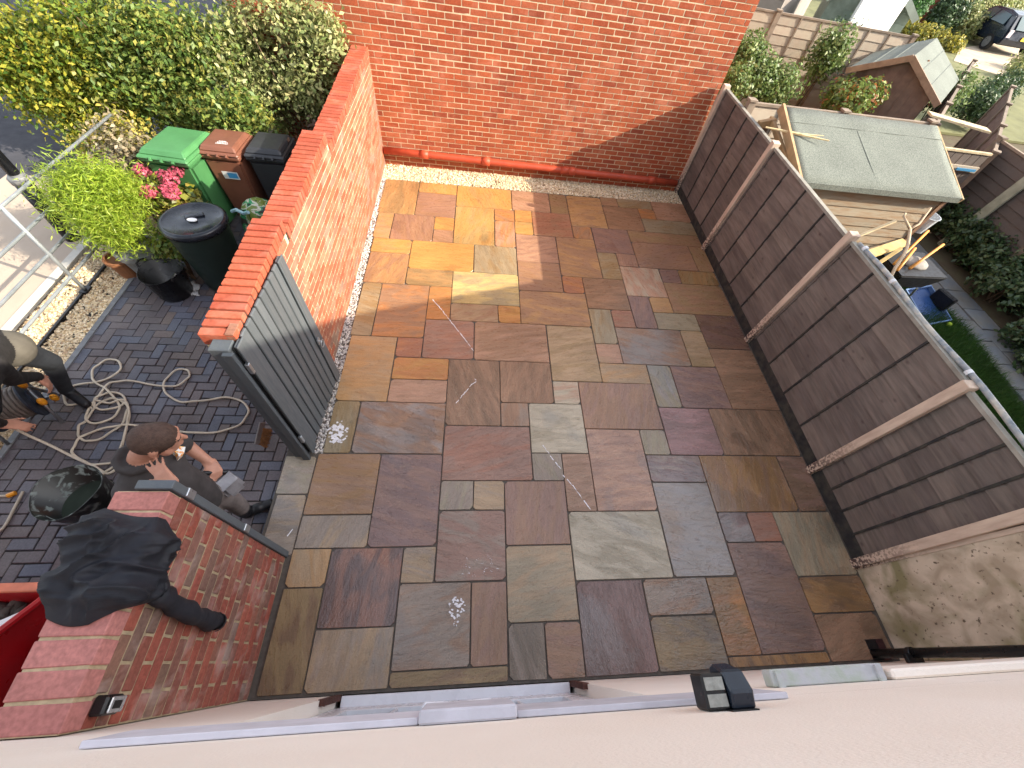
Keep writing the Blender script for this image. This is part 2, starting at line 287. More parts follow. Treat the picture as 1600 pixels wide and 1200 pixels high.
# cement splashes and dried streaks left on the slabs
STAIN=simple('dried_cement',(232,230,234),.85,.1,60,.2,80)
def splash(mb,c,r,n,seed,el=1):
    rg=random.Random(seed)
    for k in range(n):
        a=rg.uniform(0,6.28); d=r*math.sqrt(rg.random()); s=rg.uniform(.16,.5)*r*(1-.5*d/r)
        cc=(c[0]+math.cos(a)*d,c[1]+math.sin(a)*d*el)
        m=9; poly=[(cc[0]+math.cos(q*6.283/m)*s*rg.uniform(.4,1.1),cc[1]+math.sin(q*6.283/m)*s*rg.uniform(.3,.9)) for q in range(m)]
        z=.0022+.0002*k; mb.add([(p[0],p[1],z) for p in poly],[tuple(range(m))])
def streak(mb,pts,wd,seed):
    rg=random.Random(seed); 
    for a,b in zip(pts[:-1],pts[1:]):
        a=at(*a,.003);b=at(*b,.003); N=max(3,int((b-a).length/.025)); d=(b-a).normalized(); x=Vector((-d.y,d.x,0))
        for k in range(N):
            if rg.random()<.18: continue
            p=a.lerp(b,k/N);q=a.lerp(b,(k+1.05)/N); w1=wd*rg.uniform(.3,1);o=x*rg.uniform(-.004,.004)
            mb.add([p-x*w1+o,q-x*w1*.8+o,q+x*w1*.8+o,p+x*w1+o],[(0,1,2,3)])
mb=MB(); splash(mb,at(528,676,0),.10,46,3,1.3); obj('cement_stain',mb,STAIN,patio,label='white splash beside the gate')
mb=MB(); splash(mb,at(714,950,0),.065,30,5,1.4); splash(mb,at(712,972,0),.03,8,6); obj('cement_stain',mb,STAIN,patio,label='white splash on the grey brown slab')
mb=MB()
for k in range(16):
    p=at(752+random.uniform(-28,26),888+random.uniform(-18,16),0); splash(mb,p,.016,3,20+k)
obj('cement_stain',mb,STAIN,patio)
for k,(pts,wd) in enumerate([([(676,468),(690,484),(712,512),(740,548)],.006),([(846,692),(860,712),(876,732)],.006),([(880,742),(900,765),(922,796)],.006),([(712,630),(736,602),(746,594)],.005),([(742,592),(748,598)],.012),([(449,838),(462,822)],.006)]):
    mb=MB(); streak(mb,pts,wd,k); obj('cement_stain',mb,STAIN,patio)
mb=MB()
for k in range(70):
    tt=random.random(); p=at(1108+tt*55+random.gauss(0,3)-4,405+tt*95+random.gauss(0,4),0)
    if p.x<3.74: splash(mb,p,.012,2,50+k)
for k in range(16):
    p=at(1105+random.random()*45,494+random.random()*6,0); splash(mb,p,.012,2,150+k)
obj('cement_stain',mb,STAIN,patio,kind='stuff')
# ---- ground sheet
SOIL=simple('soil',(92,78,60),.95,.3,6,.5,40,rgb2=(78,72,52))
mb=MB(); mb.add([(-90,-90,-.2),(90,-90,-.2),(90,120,-.2),(-90,120,-.2)],[(0,1,2,3)]); obj('ground',mb,SOIL,kind='structure')
# ---- gravel borders
GRAVEL=brick_mat('gravel_stone',[(222,206,176),(186,158,120),(236,222,196),(206,180,138),(168,142,116),(226,208,178)],bump=.2)
GRAVW=brick_mat('pale_chippings',[(214,208,202),(186,182,182),(228,222,214),(160,158,160),(206,196,184)],bump=.2)
GBED=simple('gravel_bed_fill',(88,74,58),.95,.4,40,.6,60)
def stones(name,poly,dens,r,z,mat,seed,kind='stuff',parent=None):
    rg=np.random.RandomState(seed); poly=np.array(poly)
    mn,mx=poly.min(0),poly.max(0); N=int((mx-mn).prod()*dens); p=rg.rand(N,2)*(mx-mn)+mn
    ins=np.zeros(N,bool); n=len(poly)
    for i in range(n):
        a,b=poly[i],poly[(i+1)%n]
        c=((a[1]>p[:,1])!=(b[1]>p[:,1]))&(p[:,0]<(b[0]-a[0])*(p[:,1]-a[1])/(b[1]-a[1]+1e-12)+a[0]); ins^=c
    p=p[ins]; N=len(p)
    base=np.array([[1,0,0],[-1,0,0],[0,1,0],[0,-1,0],[0,0,1],[0,0,-1]],float)
    F=np.array([[0,2,4],[2,1,4],[1,3,4],[3,0,4],[2,0,5],[1,2,5],[3,1,5],[0,3,5]])
    S=r*(.6+.8*rg.rand(N,1,1))*np.stack([1+.5*rg.rand(N),.7+.4*rg.rand(N),.55+.3*rg.rand(N)],-1)[:,None,:]
    V=base[None]*S*(.75+.5*rg.rand(N,6,1)); a=rg.rand(N)*6.28; ca,sa=np.cos(a),np.sin(a)
    X=V[...,0]*ca[:,None]-V[...,1]*sa[:,None];Y=V[...,0]*sa[:,None]+V[...,1]*ca[:,None]
    tl=(rg.rand(N)-.5)*1.2; Z=V[...,2]*np.cos(tl)[:,None]+X*np.sin(tl)[:,None]
    W=np.stack([X+p[:,:1],Y+p[:,1:],Z+z+rg.rand(N,1)*r*.7],-1).reshape(-1,3)
    FF=(F[None]+6*np.arange(N)[:,None,None]).reshape(-1,3)
    return link(name,npmesh(name,W,FF,mat),parent,kind=kind)
mb=MB(); mb.b2((-1.62,6.77,-.1),(3.85,7.26,-.03)); mb.b2((-1.63,1.75,-.1),(-1.43,6.77,-.031)); obj('gravel_bed',mb,GBED,kind='structure')
stones('gravel',[(-1.60,6.76),(3.82,6.82),(3.82,7.25),(-1.60,7.25)],4600,.0175,-.024,GRAVEL,1)
stones('white_gravel',[(-1.595,6.8),(-1.51,6.8),(-1.465,4.3),(-1.435,3.2),(-1.42,1.74),(-1.50,1.74),(-1.57,3.3)],5200,.014,-.02,GRAVW,2)
# ---- block paving on the drive (herringbone), the nearest 300 blocks are parts
ZD=-.1
BLK=brick_mat('clay_paver',[(70,64,70),(84,72,70),(62,60,70),(92,76,70),(76,70,76),(58,56,64)],stain=(48,42,40),stain_amt=.4)
def wetblk():
    t=NT('drive_block'); base=t.ramp(t.rnd(),[(.08,lin((88,80,84))),(.3,lin((104,92,88))),(.5,lin((80,78,86))),(.7,lin((96,86,86))),(.9,lin((86,88,100)))])
    base=t.mix(1,base,gray(t,t.math('MULTIPLY',t.g(t.noise(60,4),.3,.7,.8,1.2),t.g(t.noise(1.4,4),.35,.65,.72,1.15))),'MULTIPLY')
    t.set(col=base,rough=t.g(t.noise(2.2,4,dist=.5),.4,.62,.32,.7),spec=.45,normal=t.bump(t.noise(80,4),.35,.003)); return t.mat
BLK=wetblk()
mb=MB(); mb.b2((-4.52,-.9,-.3),(-1.75,7.2,ZD-.012)); drive=obj('block_paving',mb,simple('paving_joint_sand',(44,42,42),.95,.25,40,.4,80),kind='structure')
blocks=[]
for j in range(-12,80):
    for i in range(-50,-10):
        k=(i+j)%4  # cell role
        if k==0: blocks.append((i,j,2,1))      # horizontal: cells k=0,1
        elif k==2: blocks.append((i,j,1,2))    # vertical: cell (i,j) k=2 and (i,j+1) k=3
X1,X0,Y0,Y1=-1.752,-4.185,-.2,6.9
cutb=[]
for b in blocks:
    a0,a1,c0,c1=max(b[0]*.1,X0-.005),min((b[0]+b[2])*.1,X1),max(b[1]*.1,Y0),min((b[1]+b[3])*.1,Y1)
    full=abs((a1-a0)*(c1-c0)-.02)<1e-4
    if not full and a1-a0>.025 and c1-c0>.025: cutb.append((a0,a1,c0,c1))
blocks=[b for b in blocks if b[0]*.1>X0-.006 and (b[0]+b[2])*.1<X1+.0001 and b[1]*.1>Y0 and (b[1]+b[3])*.1<Y1]
blocks.sort(key=lambda b:-showsize((b[0]*.1+.05*b[2],b[1]*.1+.05*b[3],ZD)))
def bevbox(name,d,bev,mat,jit=0):
    bm=bmesh.new(); bmesh.ops.create_cube(bm,size=1)
    for v in bm.verts: v.co=Vector((v.co.x*d[0]+random.uniform(-jit,jit),v.co.y*d[1]+random.uniform(-jit,jit),v.co.z*d[2]+random.uniform(-jit,jit)*.5))
    bmesh.ops.bevel(bm,geom=list(bm.edges),offset=bev,segments=1,affect='EDGES'); me=bpy.data.meshes.new(name); bm.to_mesh(me); bm.free(); me.materials.append(mat); return me
mh=[bevbox('paving_block',(.192,.092,.05),.005,BLK,.0015) for _ in range(3)]; mv=[bevbox('paving_block',(.092,.192,.05),.005,BLK,.0015) for _ in range(3)]
inview=[b for b in blocks if showsize((b[0]*.1,b[1]*.1,ZD))>.05]
for n,b in enumerate(inview[:300]):
    o=link('paving_block',random.choice(mh if b[2]==2 else mv),drive,loc=((b[0]+b[2]/2)*.1,(b[1]+b[3]/2)*.1,ZD-.025+random.uniform(-.0025,.0025)))
mb=MB()
rest=inview[300:]+[b for b in blocks if showsize((b[0]*.1,b[1]*.1,ZD))<=.05]
for b in rest: mb.box(((b[0]+b[2]/2)*.1,(b[1]+b[3]/2)*.1,ZD-.025+random.uniform(-.0025,.0025)),(b[2]*.1-.007,b[3]*.1-.007,.05))
for a0,a1,c0,c1 in cutb: mb.box(((a0+a1)/2,(c0+c1)/2,ZD-.025+random.uniform(-.002,.002)),(a1-a0-.007,c1-c0-.007,.05))
obj('paving_block',mb,BLK,drive,kind='stuff')
# concrete edging, gravel bed with metal strip, kerb, pavement, road
CONC=simple('pale_concrete',(196,192,184),.85,.15,8,.25,70)
mb=MB(); y=-.4
edging=link('edging_kerb',None,kind='structure')
EDG=simple('edging_concrete',(120,122,126),.85,.2,14,.25,70)
while y<6.6:
    mb=MB(); mb.b2((-4.245,y,-.25),(-4.19,y+.905,ZD+.012)); obj('edging_stone',mb,EDG,edging); y+=.915
mb=MB(); mb.b2((-4.98,-2,-.3),(-4.245,7.2,ZD-.02)); obj('gravel_bed',mb,GBED,kind='structure')
stones('gravel',[(-4.95,-.2),(-4.25,-.2),(-4.25,6.6),(-4.95,6.6)],4600,.016,ZD-.016,GRAVEL,4)
mb=MB(); mb.b2((-5.08,-6,-.3),(-4.98,14,ZD+.02)); obj('kerb',mb,CONC,kind='structure')
PAVE=simple('pavement_concrete',(178,162,146),.85,.14,3,.2,60,rgb2=(164,150,136))
mb=MB(); mb.b2((-6.75,-8,-.3),(-5.08,6.15,ZD)); obj('pavement',mb,PAVE,kind='structure')
ASPH=simple('asphalt',(66,66,72),.9,.15,4,.5,150)
mb=MB(); mb.b2((-22,-20,-.3),(-6.75,40,ZD-.06)); mb.b2((-6.75,6.15,-.3),(-5.08,40,ZD-.06)); obj('road',mb,ASPH,kind='structure')
# ================================================================= BRICKWORK
MORTAR=simple('cream_mortar',(204,190,158),.95,.15,30,.4,90)
MORT2=simple('tan_mortar',(176,158,128),.95,.2,30,.4,90)
def unit_bricks(name,mat,d,n=4,bev=.003,jit=.002): return [bevbox(name,d,bev,mat,jit) for _ in range(n)]
# ---- the house at the back: stretcher bond wall facing the patio
BK=brick_mat('orange_red_brick',[(154,79,51),(163,86,56),(146,70,45),(160,82,52),(151,79,54),(168,95,65),(139,68,47)],stain=(200,140,116),stain_amt=.3)
house=thing('brick_house','tall orange brick house wall at the far end of the patio','house',(-1,7.3,0))
YB=7.255
mb=MB(); mb.b2((-3.3,YB+.003,-.2),(3.74,12.5,5.2)); obj('wall',mb,MORTAR,house)
mb=MB(); mb.hexa([(-4.9,YB-.35,5.15),(4.05,YB-.35,5.15),(4.05,12.8,5.15),(-4.9,12.8,5.15),(-4.9,9.9,7.4),(4.05,9.9,7.4),(4.05,9.95,7.4),(-4.9,9.95,7.4)]); obj('roof',mb,simple('roof_tile',(110,72,60),.9,.25,6,.3,50),house)
ub=unit_bricks('brick',BK,(.213,.05,.0635),4,.002,.0015); 
allb=[]
for r in range(69):
    z=-.02+.075*r+.0375; x=-3.3+(.1125 if r%2 else 0)+.0
    if r%2: allb.append((-3.3+.05,z,.1))
    while x<3.73:
        L=min(.215,3.74-x); allb.append((x+L/2,z,L)); x+=.225
allb.sort(key=lambda b:-showsize((b[0],YB,b[1]))*(1 if b[2]>.2 and b[0]>-1.5 and b[1]>.0 else .1))
for b in allb[:300]:
    link('brick',random.choice(ub),house,loc=(b[0],YB+.025+random.uniform(-.002,.002),b[1]))
mb=MB()
for b in allb[300:]: mb.box((b[0],YB+.025+random.uniform(-.002,.002),b[1]),(b[2]-.002,.05,.0635))
# bricks of the right hand flank
for r in range(69):
    z=-.02+.075*r+.0375; y=YB+.06+(.1125 if r%2 else 0)
    while y<10: mb.box((3.728,y+.107,z),(.05,.2145,.0655)); y+=.225
obj('brick',mb,BK,house,kind='stuff'); 
# whitewashed splash course bricks show through the brick stain; waste pipe along the foot of the wall
PIPE=simple('terracotta_pipe',(176,72,46),.5,.15,8,.1,60)
pp=thing('waste_pipe','terracotta coloured pipe running along the foot of the brick house wall','pipe',(1,7.17,.2))
pz=lambda x:.245-.013*(x+1.5)
mb=MB(); mb.tube([(x,7.185,pz(x)) for x in np.linspace(-1.56,3.68,9)],.055,16); obj('pipe',mb,PIPE,pp,smooth=True)
for x in (-.9,.15,1.55,1.68,3.2):
    mb=MB(); mb.tube([(x-.07,7.185,pz(x-.07)),(x+.07,7.185,pz(x+.07))],.066,16); obj('collar',mb,PIPE,pp,smooth=True)
# ---- boundary wall on the left, stepping up towards the gate
LW=brick_mat('mixed_stock_brick',[(158,86,63),(167,97,70),(142,100,82),(154,79,57),(151,117,93),(163,91,68),(135,108,93)],stain=(208,186,160),stain_amt=.18)
CP=brick_mat('red_coping_brick',[(167,82,59),(176,91,66),(158,75,55),(171,88,68),(163,82,61)],stain=(206,160,140),stain_amt=.25,bump=.2)
lw=thing('brick_boundary_wall','long stepped brick garden wall with brick on edge coping left of the patio','wall',(-1.65,4.5,0))
xin=lambda y:-1.525-.0102*(y-1.8)
ztop=lambda y:(1.685-.062*(2.98-y)/1.18*.9 if y<2.98 else (1.657-.055*(4.55-y)/1.57 if y<4.55 else 1.61-.085*(7.25-y)/2.7))
ztl=lambda y:ztop(y)-.107
mb=MB(); ys=[1.803,2.97,2.99,4.54,4.56,7.25]
for a,b in ((0,1),(2,3),(4,5)):
    ya,yb=ys[a],ys[b]
    mb.hexa([(xin(ya)-.004,ya,-.2),(xin(yb)-.004,yb,-.2),(xin(yb)-.208,yb,-.2),(xin(ya)-.208,ya,-.2),
      (xin(ya)-.004,ya,ztl(ya+.001)),(xin(yb)-.004,yb,ztl(yb-.001)),(xin(yb)-.208,yb,ztl(yb-.001)),(xin(ya)-.208,ya,ztl(ya+.001))])
obj('wall',mb,MORTAR,lw)
ub=unit_bricks('brick',LW,(.05,.2125,.0635),5,.0015,.0006)
bb=[]; topc=[]
for r in range(22):
    z=.03+.075*r; y=1.8+(.1125 if r%2 else 0)
    if r%2: bb.append((1.852,z,.1))
    while y<7.2:
        L=min(.215,7.24-y)
        if z+.034<ztl(y+L/2): bb.append((y+L/2,z,L))
        elif z-.02<ztl(y+L/2): topc.append((y+L/2,z,L))
        y+=.225
bb.sort(key=lambda b:-showsize((xin(b[0]),b[0],b[1]))*(1 if b[2]>.2 else .1)*(.3 if b[0]<2.6 else 1))
for b in bb[:300]: link('brick',random.choice(ub),lw,loc=(xin(b[0])-.025+random.uniform(-.0005,.0005),b[0],b[1]))
mb=MB()
for b in bb[300:]: mb.box((xin(b[0])-.025+random.uniform(-.0005,.0005),b[0],b[1]),(.05,b[2],.0655))
for yc,zc,L in topc:
    z1=min(ztl(yc-L/2+.001),ztl(yc+L/2-.001))-.004; z0=zc-.032; mb.box((xin(yc)-.025,yc,(z0+z1)/2),(.05,L-.003,max(.006,z1-z0)))
for r in range(22):   # outer face towards the bins
    z=.03+.075*r-.15; y=1.8+(.1125 if r%2 else 0)
    while y<7.0:
        if z+.034<ztl(y+.1): mb.box((xin(y)-.19,y+.107,z),(.05,.2145,.0655))
        y+=.225
obj('brick',mb,LW,lw,kind='stuff')
ue=unit_bricks('brick',CP,(.21,.06,.0655))
for r in range(23):
    z=-.12+.075*r
    if z<1.5: link('brick',random.choice(ue),lw,loc=(xin(1.8)-.108,1.825,z))
uc=unit_bricks('coping_brick',CP,(.225,.0605,.102),5,.004,.0025)
y=1.8+.033
while y<7.22:
    link('coping_brick',random.choice(uc),lw,loc=(xin(y)-.107+random.uniform(-.003,.003),y,ztop(y)-.052+random.uniform(-.002,.002))); y+=.0745
mb=MB()
for ya,yb in ((1.805,2.97),(2.99,4.54),(4.56,7.25)):
    mb.hexa([(xin(ya)-.004,ya,ztl(ya+.001)-.01),(xin(yb)-.004,yb,ztl(yb-.001)-.01),(xin(yb)-.208,yb,ztl(yb-.001)-.01),(xin(ya)-.208,ya,ztl(ya+.001)-.01),
      (xin(ya)-.004,ya,ztop(ya+.001)-.022),(xin(yb)-.004,yb,ztop(yb-.001)-.022),(xin(yb)-.211,yb,ztop(yb-.001)-.022),(xin(ya)-.211,ya,ztop(ya+.001)-.022)])
obj('coping_mortar',mb,simple('dark_coping_joint',(82,72,62),.95,.3,30,.4,80),lw)
# ---- short wall beside the house, coat lying on it
FWM=brick_mat('weathered_red_brick',[(154,86,72),(140,80,70),(128,100,86),(162,92,76),(144,88,76),(120,98,88),(150,82,68)],stain=(196,178,170),stain_amt=.5)
CP2=brick_mat('pink_red_coping_brick',[(178,118,112),(184,124,118),(172,114,106)],stain=(186,136,128),stain_amt=.15,bump=.15)
fw=thing('brick_garden_wall','short red brick wall between the house and the gateway','wall',(-1.62,.3,0))
ZF=1.605; XF=-1.50
mb=MB(); mb.b2((XF-.235,-.165,-.2),(XF-.006,.785,ZF-.105)); obj('wall',mb,MORT2,fw)
ub=unit_bricks('brick',FWM,(.05,.212,.0635),6,.004,.0015)
for r in range(20):
    z=.035+.075*r; y=-.16+(.1125 if r%2 else 0)
    if r%2: link('brick',bevbox('brick',(.05,.1,.0655),.004,FWM,.002),fw,loc=(XF-.025,-.11,z))
    while y<.77:
        L=min(.215,.785-y)
        if L>.2: link('brick',random.choice(ub),fw,loc=(XF-.025+random.uniform(-.0015,.0015),y+L/2,z))
        elif L>.04: link('brick',bevbox('brick',(.05,L,.0655),.004,FWM,.002),fw,loc=(XF-.025,y+L/2,z))
        y+=.225
mb=MB()
for r in range(20):
    z=.035+.075*r-.1; y=-.16
    while y<.77: mb.box((XF-.22,min(y+.107,.68),z),(.05,.2145,.0655)); y+=.225
obj('brick',mb,FWM,fw,kind='stuff')
uc=unit_bricks('coping_brick',CP2,(.25,.092,.102),4,.004,.0025)
y=-.165+.05
for k in range(9):
    link('coping_brick',random.choice(uc),fw,loc=(XF-.121,y+.002,ZF-.051+random.uniform(-.002,.002))); y+=.1055
mb=MB(); mb.b2((XF-.238,-.165,ZF-.108),(XF-.004,.782,ZF-.007)); obj('coping_mortar',mb,MORT2,fw)
# timber gate stop on its end
GREYW=simple('grey_painted_timber',(92,98,102),.65,.22,7,.25,50,stretch=(3,3,.5),rgb2=(76,82,88))
STEEL=simple('galvanised_steel',(178,182,186),.35,.12,20,.05,60,metal=.85)
gs=thing('gate_stop','grey timber gate stop post fixed to the end of the short brick wall','post',(-1.6,.81,0))
mb=MB(); mb.b2((XF-.16,.788,-.02),(XF+.015,.835,ZF+.012)); obj('post',mb,GREYW,gs,bevel=.004)
for z in (1.43,.75):
    mb=MB(); mb.b2((XF-.012,.79,z),(XF+.022,.838,z+.07)); obj('catch_plate',mb,STEEL,gs,bevel=.003)
# ---- open gate folded back along the boundary wall
GATEM=simple('slate_grey_gate_paint',(94,99,103),.5,.14,6,.2,60,stretch=(4,4,.6),rgb2=(80,86,90))
gp=thing('gate_post','dark grey timber gate post on the end of the boundary wall','post',(-1.58,1.74,0))
mb=MB(); mb.b2((-1.66,1.70,-.05),(-1.535,1.795,1.60)); obj('post',mb,GREYW,gp,bevel=.005)
mb=MB(); mb.b2((-1.575,1.668,0.0),(-1.51,1.70,1.585)); obj('stop_bead',mb,GREYW,gp,bevel=.003)
gate=thing('timber_gate','slate grey vertical board gate standing open against the boundary wall','gate',(-1.47,2.2,.04))
gx=lambda y,z:-1.497+.05*(1-z/1.6)*((y-1.73)/.92)+.012*((y-1.73)/.92)
nb=10; W=.935; y0=1.725
for k in range(nb):
    ya=y0+W*k/nb+.008; yb=y0+W*(k+1)/nb-.008
    pts=[]
    for z in (.04,1.6):
        for yy,dx in ((ya,0),(yb,0),(yb,-.02),(ya,-.02)): pts.append((gx(yy,z)+dx,yy,z))
    mb=MB(); mb.hexa(pts); obj('board',mb,GATEM,gate,bevel=.005)
mb=MB()
mb.hexa([(gx(yy,z)-.022+dx,yy,z) for z in(.04,1.59) for yy,dx in((y0,0),(y0+W,0),(y0+W,-.004),(y0,-.004))]); obj('backing',mb,simple('gap_shade_black',(22,24,26),.9,.1),gate)  # black sheet behind the boards: shade of the gaps put into its colour
for z in (.2,.85,1.45):
    mb=MB(); mb.hexa([(gx(yy,zz)-.028+dx,yy,zz) for zz in(z,z+.09) for yy,dx in((y0,0),(y0+W,0),(y0+W,-.02),(y0,-.02))]); obj('rail',mb,GREYW,gate)
for ya,yb in ((y0-.004,y0+.10),(y0+W-.10,y0+W+.004)):
    mb=MB(); mb.hexa([(gx(yy,zz)+.003+dx,yy,zz) for zz in(.035,1.607) for yy,dx in((ya,0.012),(yb,.012),(yb,-.001),(ya,-.001))]); obj('stile',mb,GATEM,gate,bevel=.004)
for z in (1.35,.3):
    mb=MB(); mb.b2((-1.505,1.70,z),(-1.478,1.727,z+.10)); obj('hinge',mb,STEEL,gate,bevel=.003)
hp=atp(499,533,0,-1.43); mb=MB()
cc=Vector((gx(hp.y,hp.z)+.03,hp.y,hp.z))
mb.tube([cc+Vector((.022,.036*math.cos(a),.036*math.sin(a)-.03)) for a in np.linspace(0,2*math.pi,20)],.0045,6,cap=False); rg=obj('ring_handle',mb,STEEL,gate,smooth=True)
mb=MB(); mb.box(cc+Vector((-.006,0,0)),(.012,.05,.06)); mb.tube([cc,cc+Vector((.026,0,0))],.008,8); obj('handle_plate',mb,STEEL,rg)
# ---- fence on the right: boards, posts, capping
FB=NT('brown_fence_stain'); _t=FB
_b=_t.ramp(_t.rnd(),[(.1,lin((102,92,87))),(.4,lin((110,100,93))),(.7,lin((97,88,83))),(.95,lin((118,107,99)))])
_b=_t.mix(1,_b,gray(_t,_t.math('MULTIPLY',_t.g(_t.noise(7,5,_t.scale(_t.pos,(1,.5,5))),.3,.7,.75,1.2),_t.g(_t.noise(2,3),.35,.65,.85,1.15))),'MULTIPLY')
_vo=_t.n('ShaderNodeTexVoronoi'); _vo.inputs['Scale'].default_value=7; _t.l(_t.scale(_t.pos,(1,.6,1)),_vo.inputs['Vector'])
_b=_t.mix(_t.math('MULTIPLY',_t.g(_vo.outputs[0],.03,.13,1,0),.6),_b,lin((58,44,42)))
_t.set(col=_b,rough=.62,spec=.4,normal=_t.bump(_t.noise(20,5,_t.scale(_t.pos,(1,.35,5))),.35,.006)); FB=_t.mat
DARK=simple('gravel_board_and_shadow_line',(44,44,46),.75,.25,10,.3,50,rgb2=(58,56,50))
def peel():
    t=NT('weathered_post'); base=t.mix(t.g(t.noise(9,4,t.scale(t.pos,(3,3,.6))),.35,.65),lin((206,186,166)),lin((186,164,146)))
    zz=t.n('ShaderNodeSeparateXYZ'); t.l(t.pos,zz.inputs[0])
    m=t.math('MULTIPLY',t.g(t.noise(42,4),.46,.54),t.g(zz.outputs[2],.05,.75,1,0))
    t.set(col=t.mix(m,base,lin((74,56,54))),rough=.75,normal=t.bump(t.noise(30,4,t.scale(t.pos,(3,3,.5))),.3,.004)); return t.mat
POSTM=peel()
fence=thing('brown_fence','brown stained overlap panel fence with pale posts along the right of the patio','fence',(3.82,4,0))
XB=3.80
posts=[(7.23,7.16,1.70),(5.50,5.31,1.71),(3.50,3.38,1.72),(1.585,1.575,1.67),(.615,.655,1.67)]
def fp(i,s,z):  # point on panel i, s along, z up
    a,b=posts[i],posts[i+1]; t=z/1.7
    return (a[0]*(1-t)+a[1]*t)*(1-s)+(b[0]*(1-t)+b[1]*t)*s
for i,secs in enumerate((4,5,5,5,2)[:4]):
    pnl=link('fence_panel',None,fence)
    rows_=10; zb=.13; zt=1.66 if i<3 else 1.63
    for r in range(rows_):
        zz0=zb+(zt-zb)*r/rows_; zz1=zb+(zt-zb)*(r+1)/rows_+.012
        for sct in range(4):
            s0=.025+.95*sct/4+.003;s1=.025+.95*(sct+1)/4-.003
            wob=lambda:random.uniform(-.006,.006)
            a,b,c,d=fp(i,s0,zz0),fp(i,s1,zz0),fp(i,s1,zz1),fp(i,s0,zz1); 
            w1,w2=wob(),wob()
            P=[(XB-.017,a,zz0+w1),(XB-.017,b,zz0+w2),(XB-.004,b,zz0+w2),(XB-.004,a,zz0+w1),(XB-.003,d,zz1),(XB-.003,c,zz1),(XB+.006,c,zz1),(XB+.006,d,zz1)]
            mb=MB(); mb.hexa(P); obj('board',mb,FB,pnl)
    for sct in range(5):
        s=.025+.95*sct/4; dd=.010 if 0<sct<4 else .016
        mb=MB(); y_=lambda z,k:fp(i,s,z)+k
        for (xo,th,k0,k1) in ((-.019,.005,-dd-.008,dd-.008),):
            mb.hexa([(XB+xo-th,y_(zb-.02,k0),zb-.02),(XB+xo-th,y_(zb-.02,k1),zb-.02),(XB+xo+.004,y_(zb-.02,k1),zb-.02),(XB+xo+.004,y_(zb-.02,k0),zb-.02),
                 (XB+xo-th,y_(zt,k0),zt),(XB+xo-th,y_(zt,k1),zt),(XB+xo+.004,y_(zt,k1),zt),(XB+xo+.004,y_(zt,k0),zt)])
        obj('batten',mb,DARK if 0<sct<4 else FB,pnl)  # inner battens dark: the shadow line beside them put into their colour
    mb=MB(); mb.hexa([(XB+.008,fp(i,s,z),z) for z in(zb,zt) for s in(.02,.98)]+[(XB+.012,fp(i,s,z),z) for z in(zb,zt) for s in(.02,.98)]) if False else None
    mb=MB(); q=[]
    for z in (zb-.01,zt-.01):
        q+=[(XB+.008,fp(i,.02,z),z),(XB+.008,fp(i,.98,z),z),(XB+.014,fp(i,.98,z),z),(XB+.014,fp(i,.02,z),z)]
    mb.hexa(q); obj('backing',mb,FB,pnl)
    mb=MB(); a,b=fp(i,.02,zt),fp(i,.98,zt); mb.bar((XB,a,zt+.012),(XB,b,zt+.012),.05,.03); obj('cap_rail',mb,simple('silvered_timber',(150,146,136),.8,.2,9,.25,50) if 'silvered_timber' not in bpy.data.materials else bpy.data.materials['silvered_timber'],pnl)
    mb=MB(); a,b=fp(i,.0,0.05),fp(i,1,.05); mb.bar((XB-.004,a,.045),(XB-.004,b,.045),.03,.18); obj('gravel_board',mb,DARK,pnl)
for i,(yb_,yt_,h) in enumerate(posts):
    mb=MB(); a=Vector((XB-.02,yb_,-.05));b=Vector((XB-.02,yt_,h+.03)); mb.bar(a,b,.10,.08,up=(0,1,0)); obj('fence_post',mb,POSTM,fence,bevel=.004)
PIPEG=simple('grey_plastic_pipe',(150,160,168),.5,.3,14,.2,40,rgb2=(178,172,160))
cp=thing('grey_pipe','weathered grey pipe clipped along the top of the brown fence','pipe',(3.82,2.2,1.72))
mb=MB(); mb.tube([(3.83,y,1.70+.012*math.sin(y*5)) for y in np.linspace(3.30,.66,16)],.021,8); obj('pipe',mb,PIPEG,cp,smooth=True)
WH=simple('white_plastic',(222,224,226),.4,.05,10,0)
for y in (3.2,2.72,1.68):
    mb=MB(); mb.tube([(3.83,y-.016,1.704),(3.83,y+.016,1.704)],.027,10); obj('pipe_clip',mb,WH,cp)
# ---- rendered return wall by the house
def rend():
    t=NT('mossy_render'); base=t.mix(t.g(t.noise(5,5,dist=.6),.4,.64),lin((206,190,168)),lin((168,152,130)))
    base=t.mix(t.math('MULTIPLY',t.g(t.noise(3.1,6,dist=.5),.5,.68),.8),base,lin((120,116,72)))
    base=t.mix(t.g(t.noise(30,5),.62,.7),base,lin((104,90,74)))
    t.set(col=base,rough=.9,normal=t.bump(t.noise(60,5),.5,.006)); return t.mat
rw=thing('rendered_wall','mossy cream rendered side wall between the last fence post and the house','wall',(3.8,.2,0))
mb=MB(); mb.b2((3.775,-.166,-.2),(3.93,.60,1.98)); obj('wall',mb,rend(),rw)
mb=MB(); mb.b2((3.766,.565,-.05),(3.95,.60,2.0)); obj('edge_bead',mb,POSTM,rw)
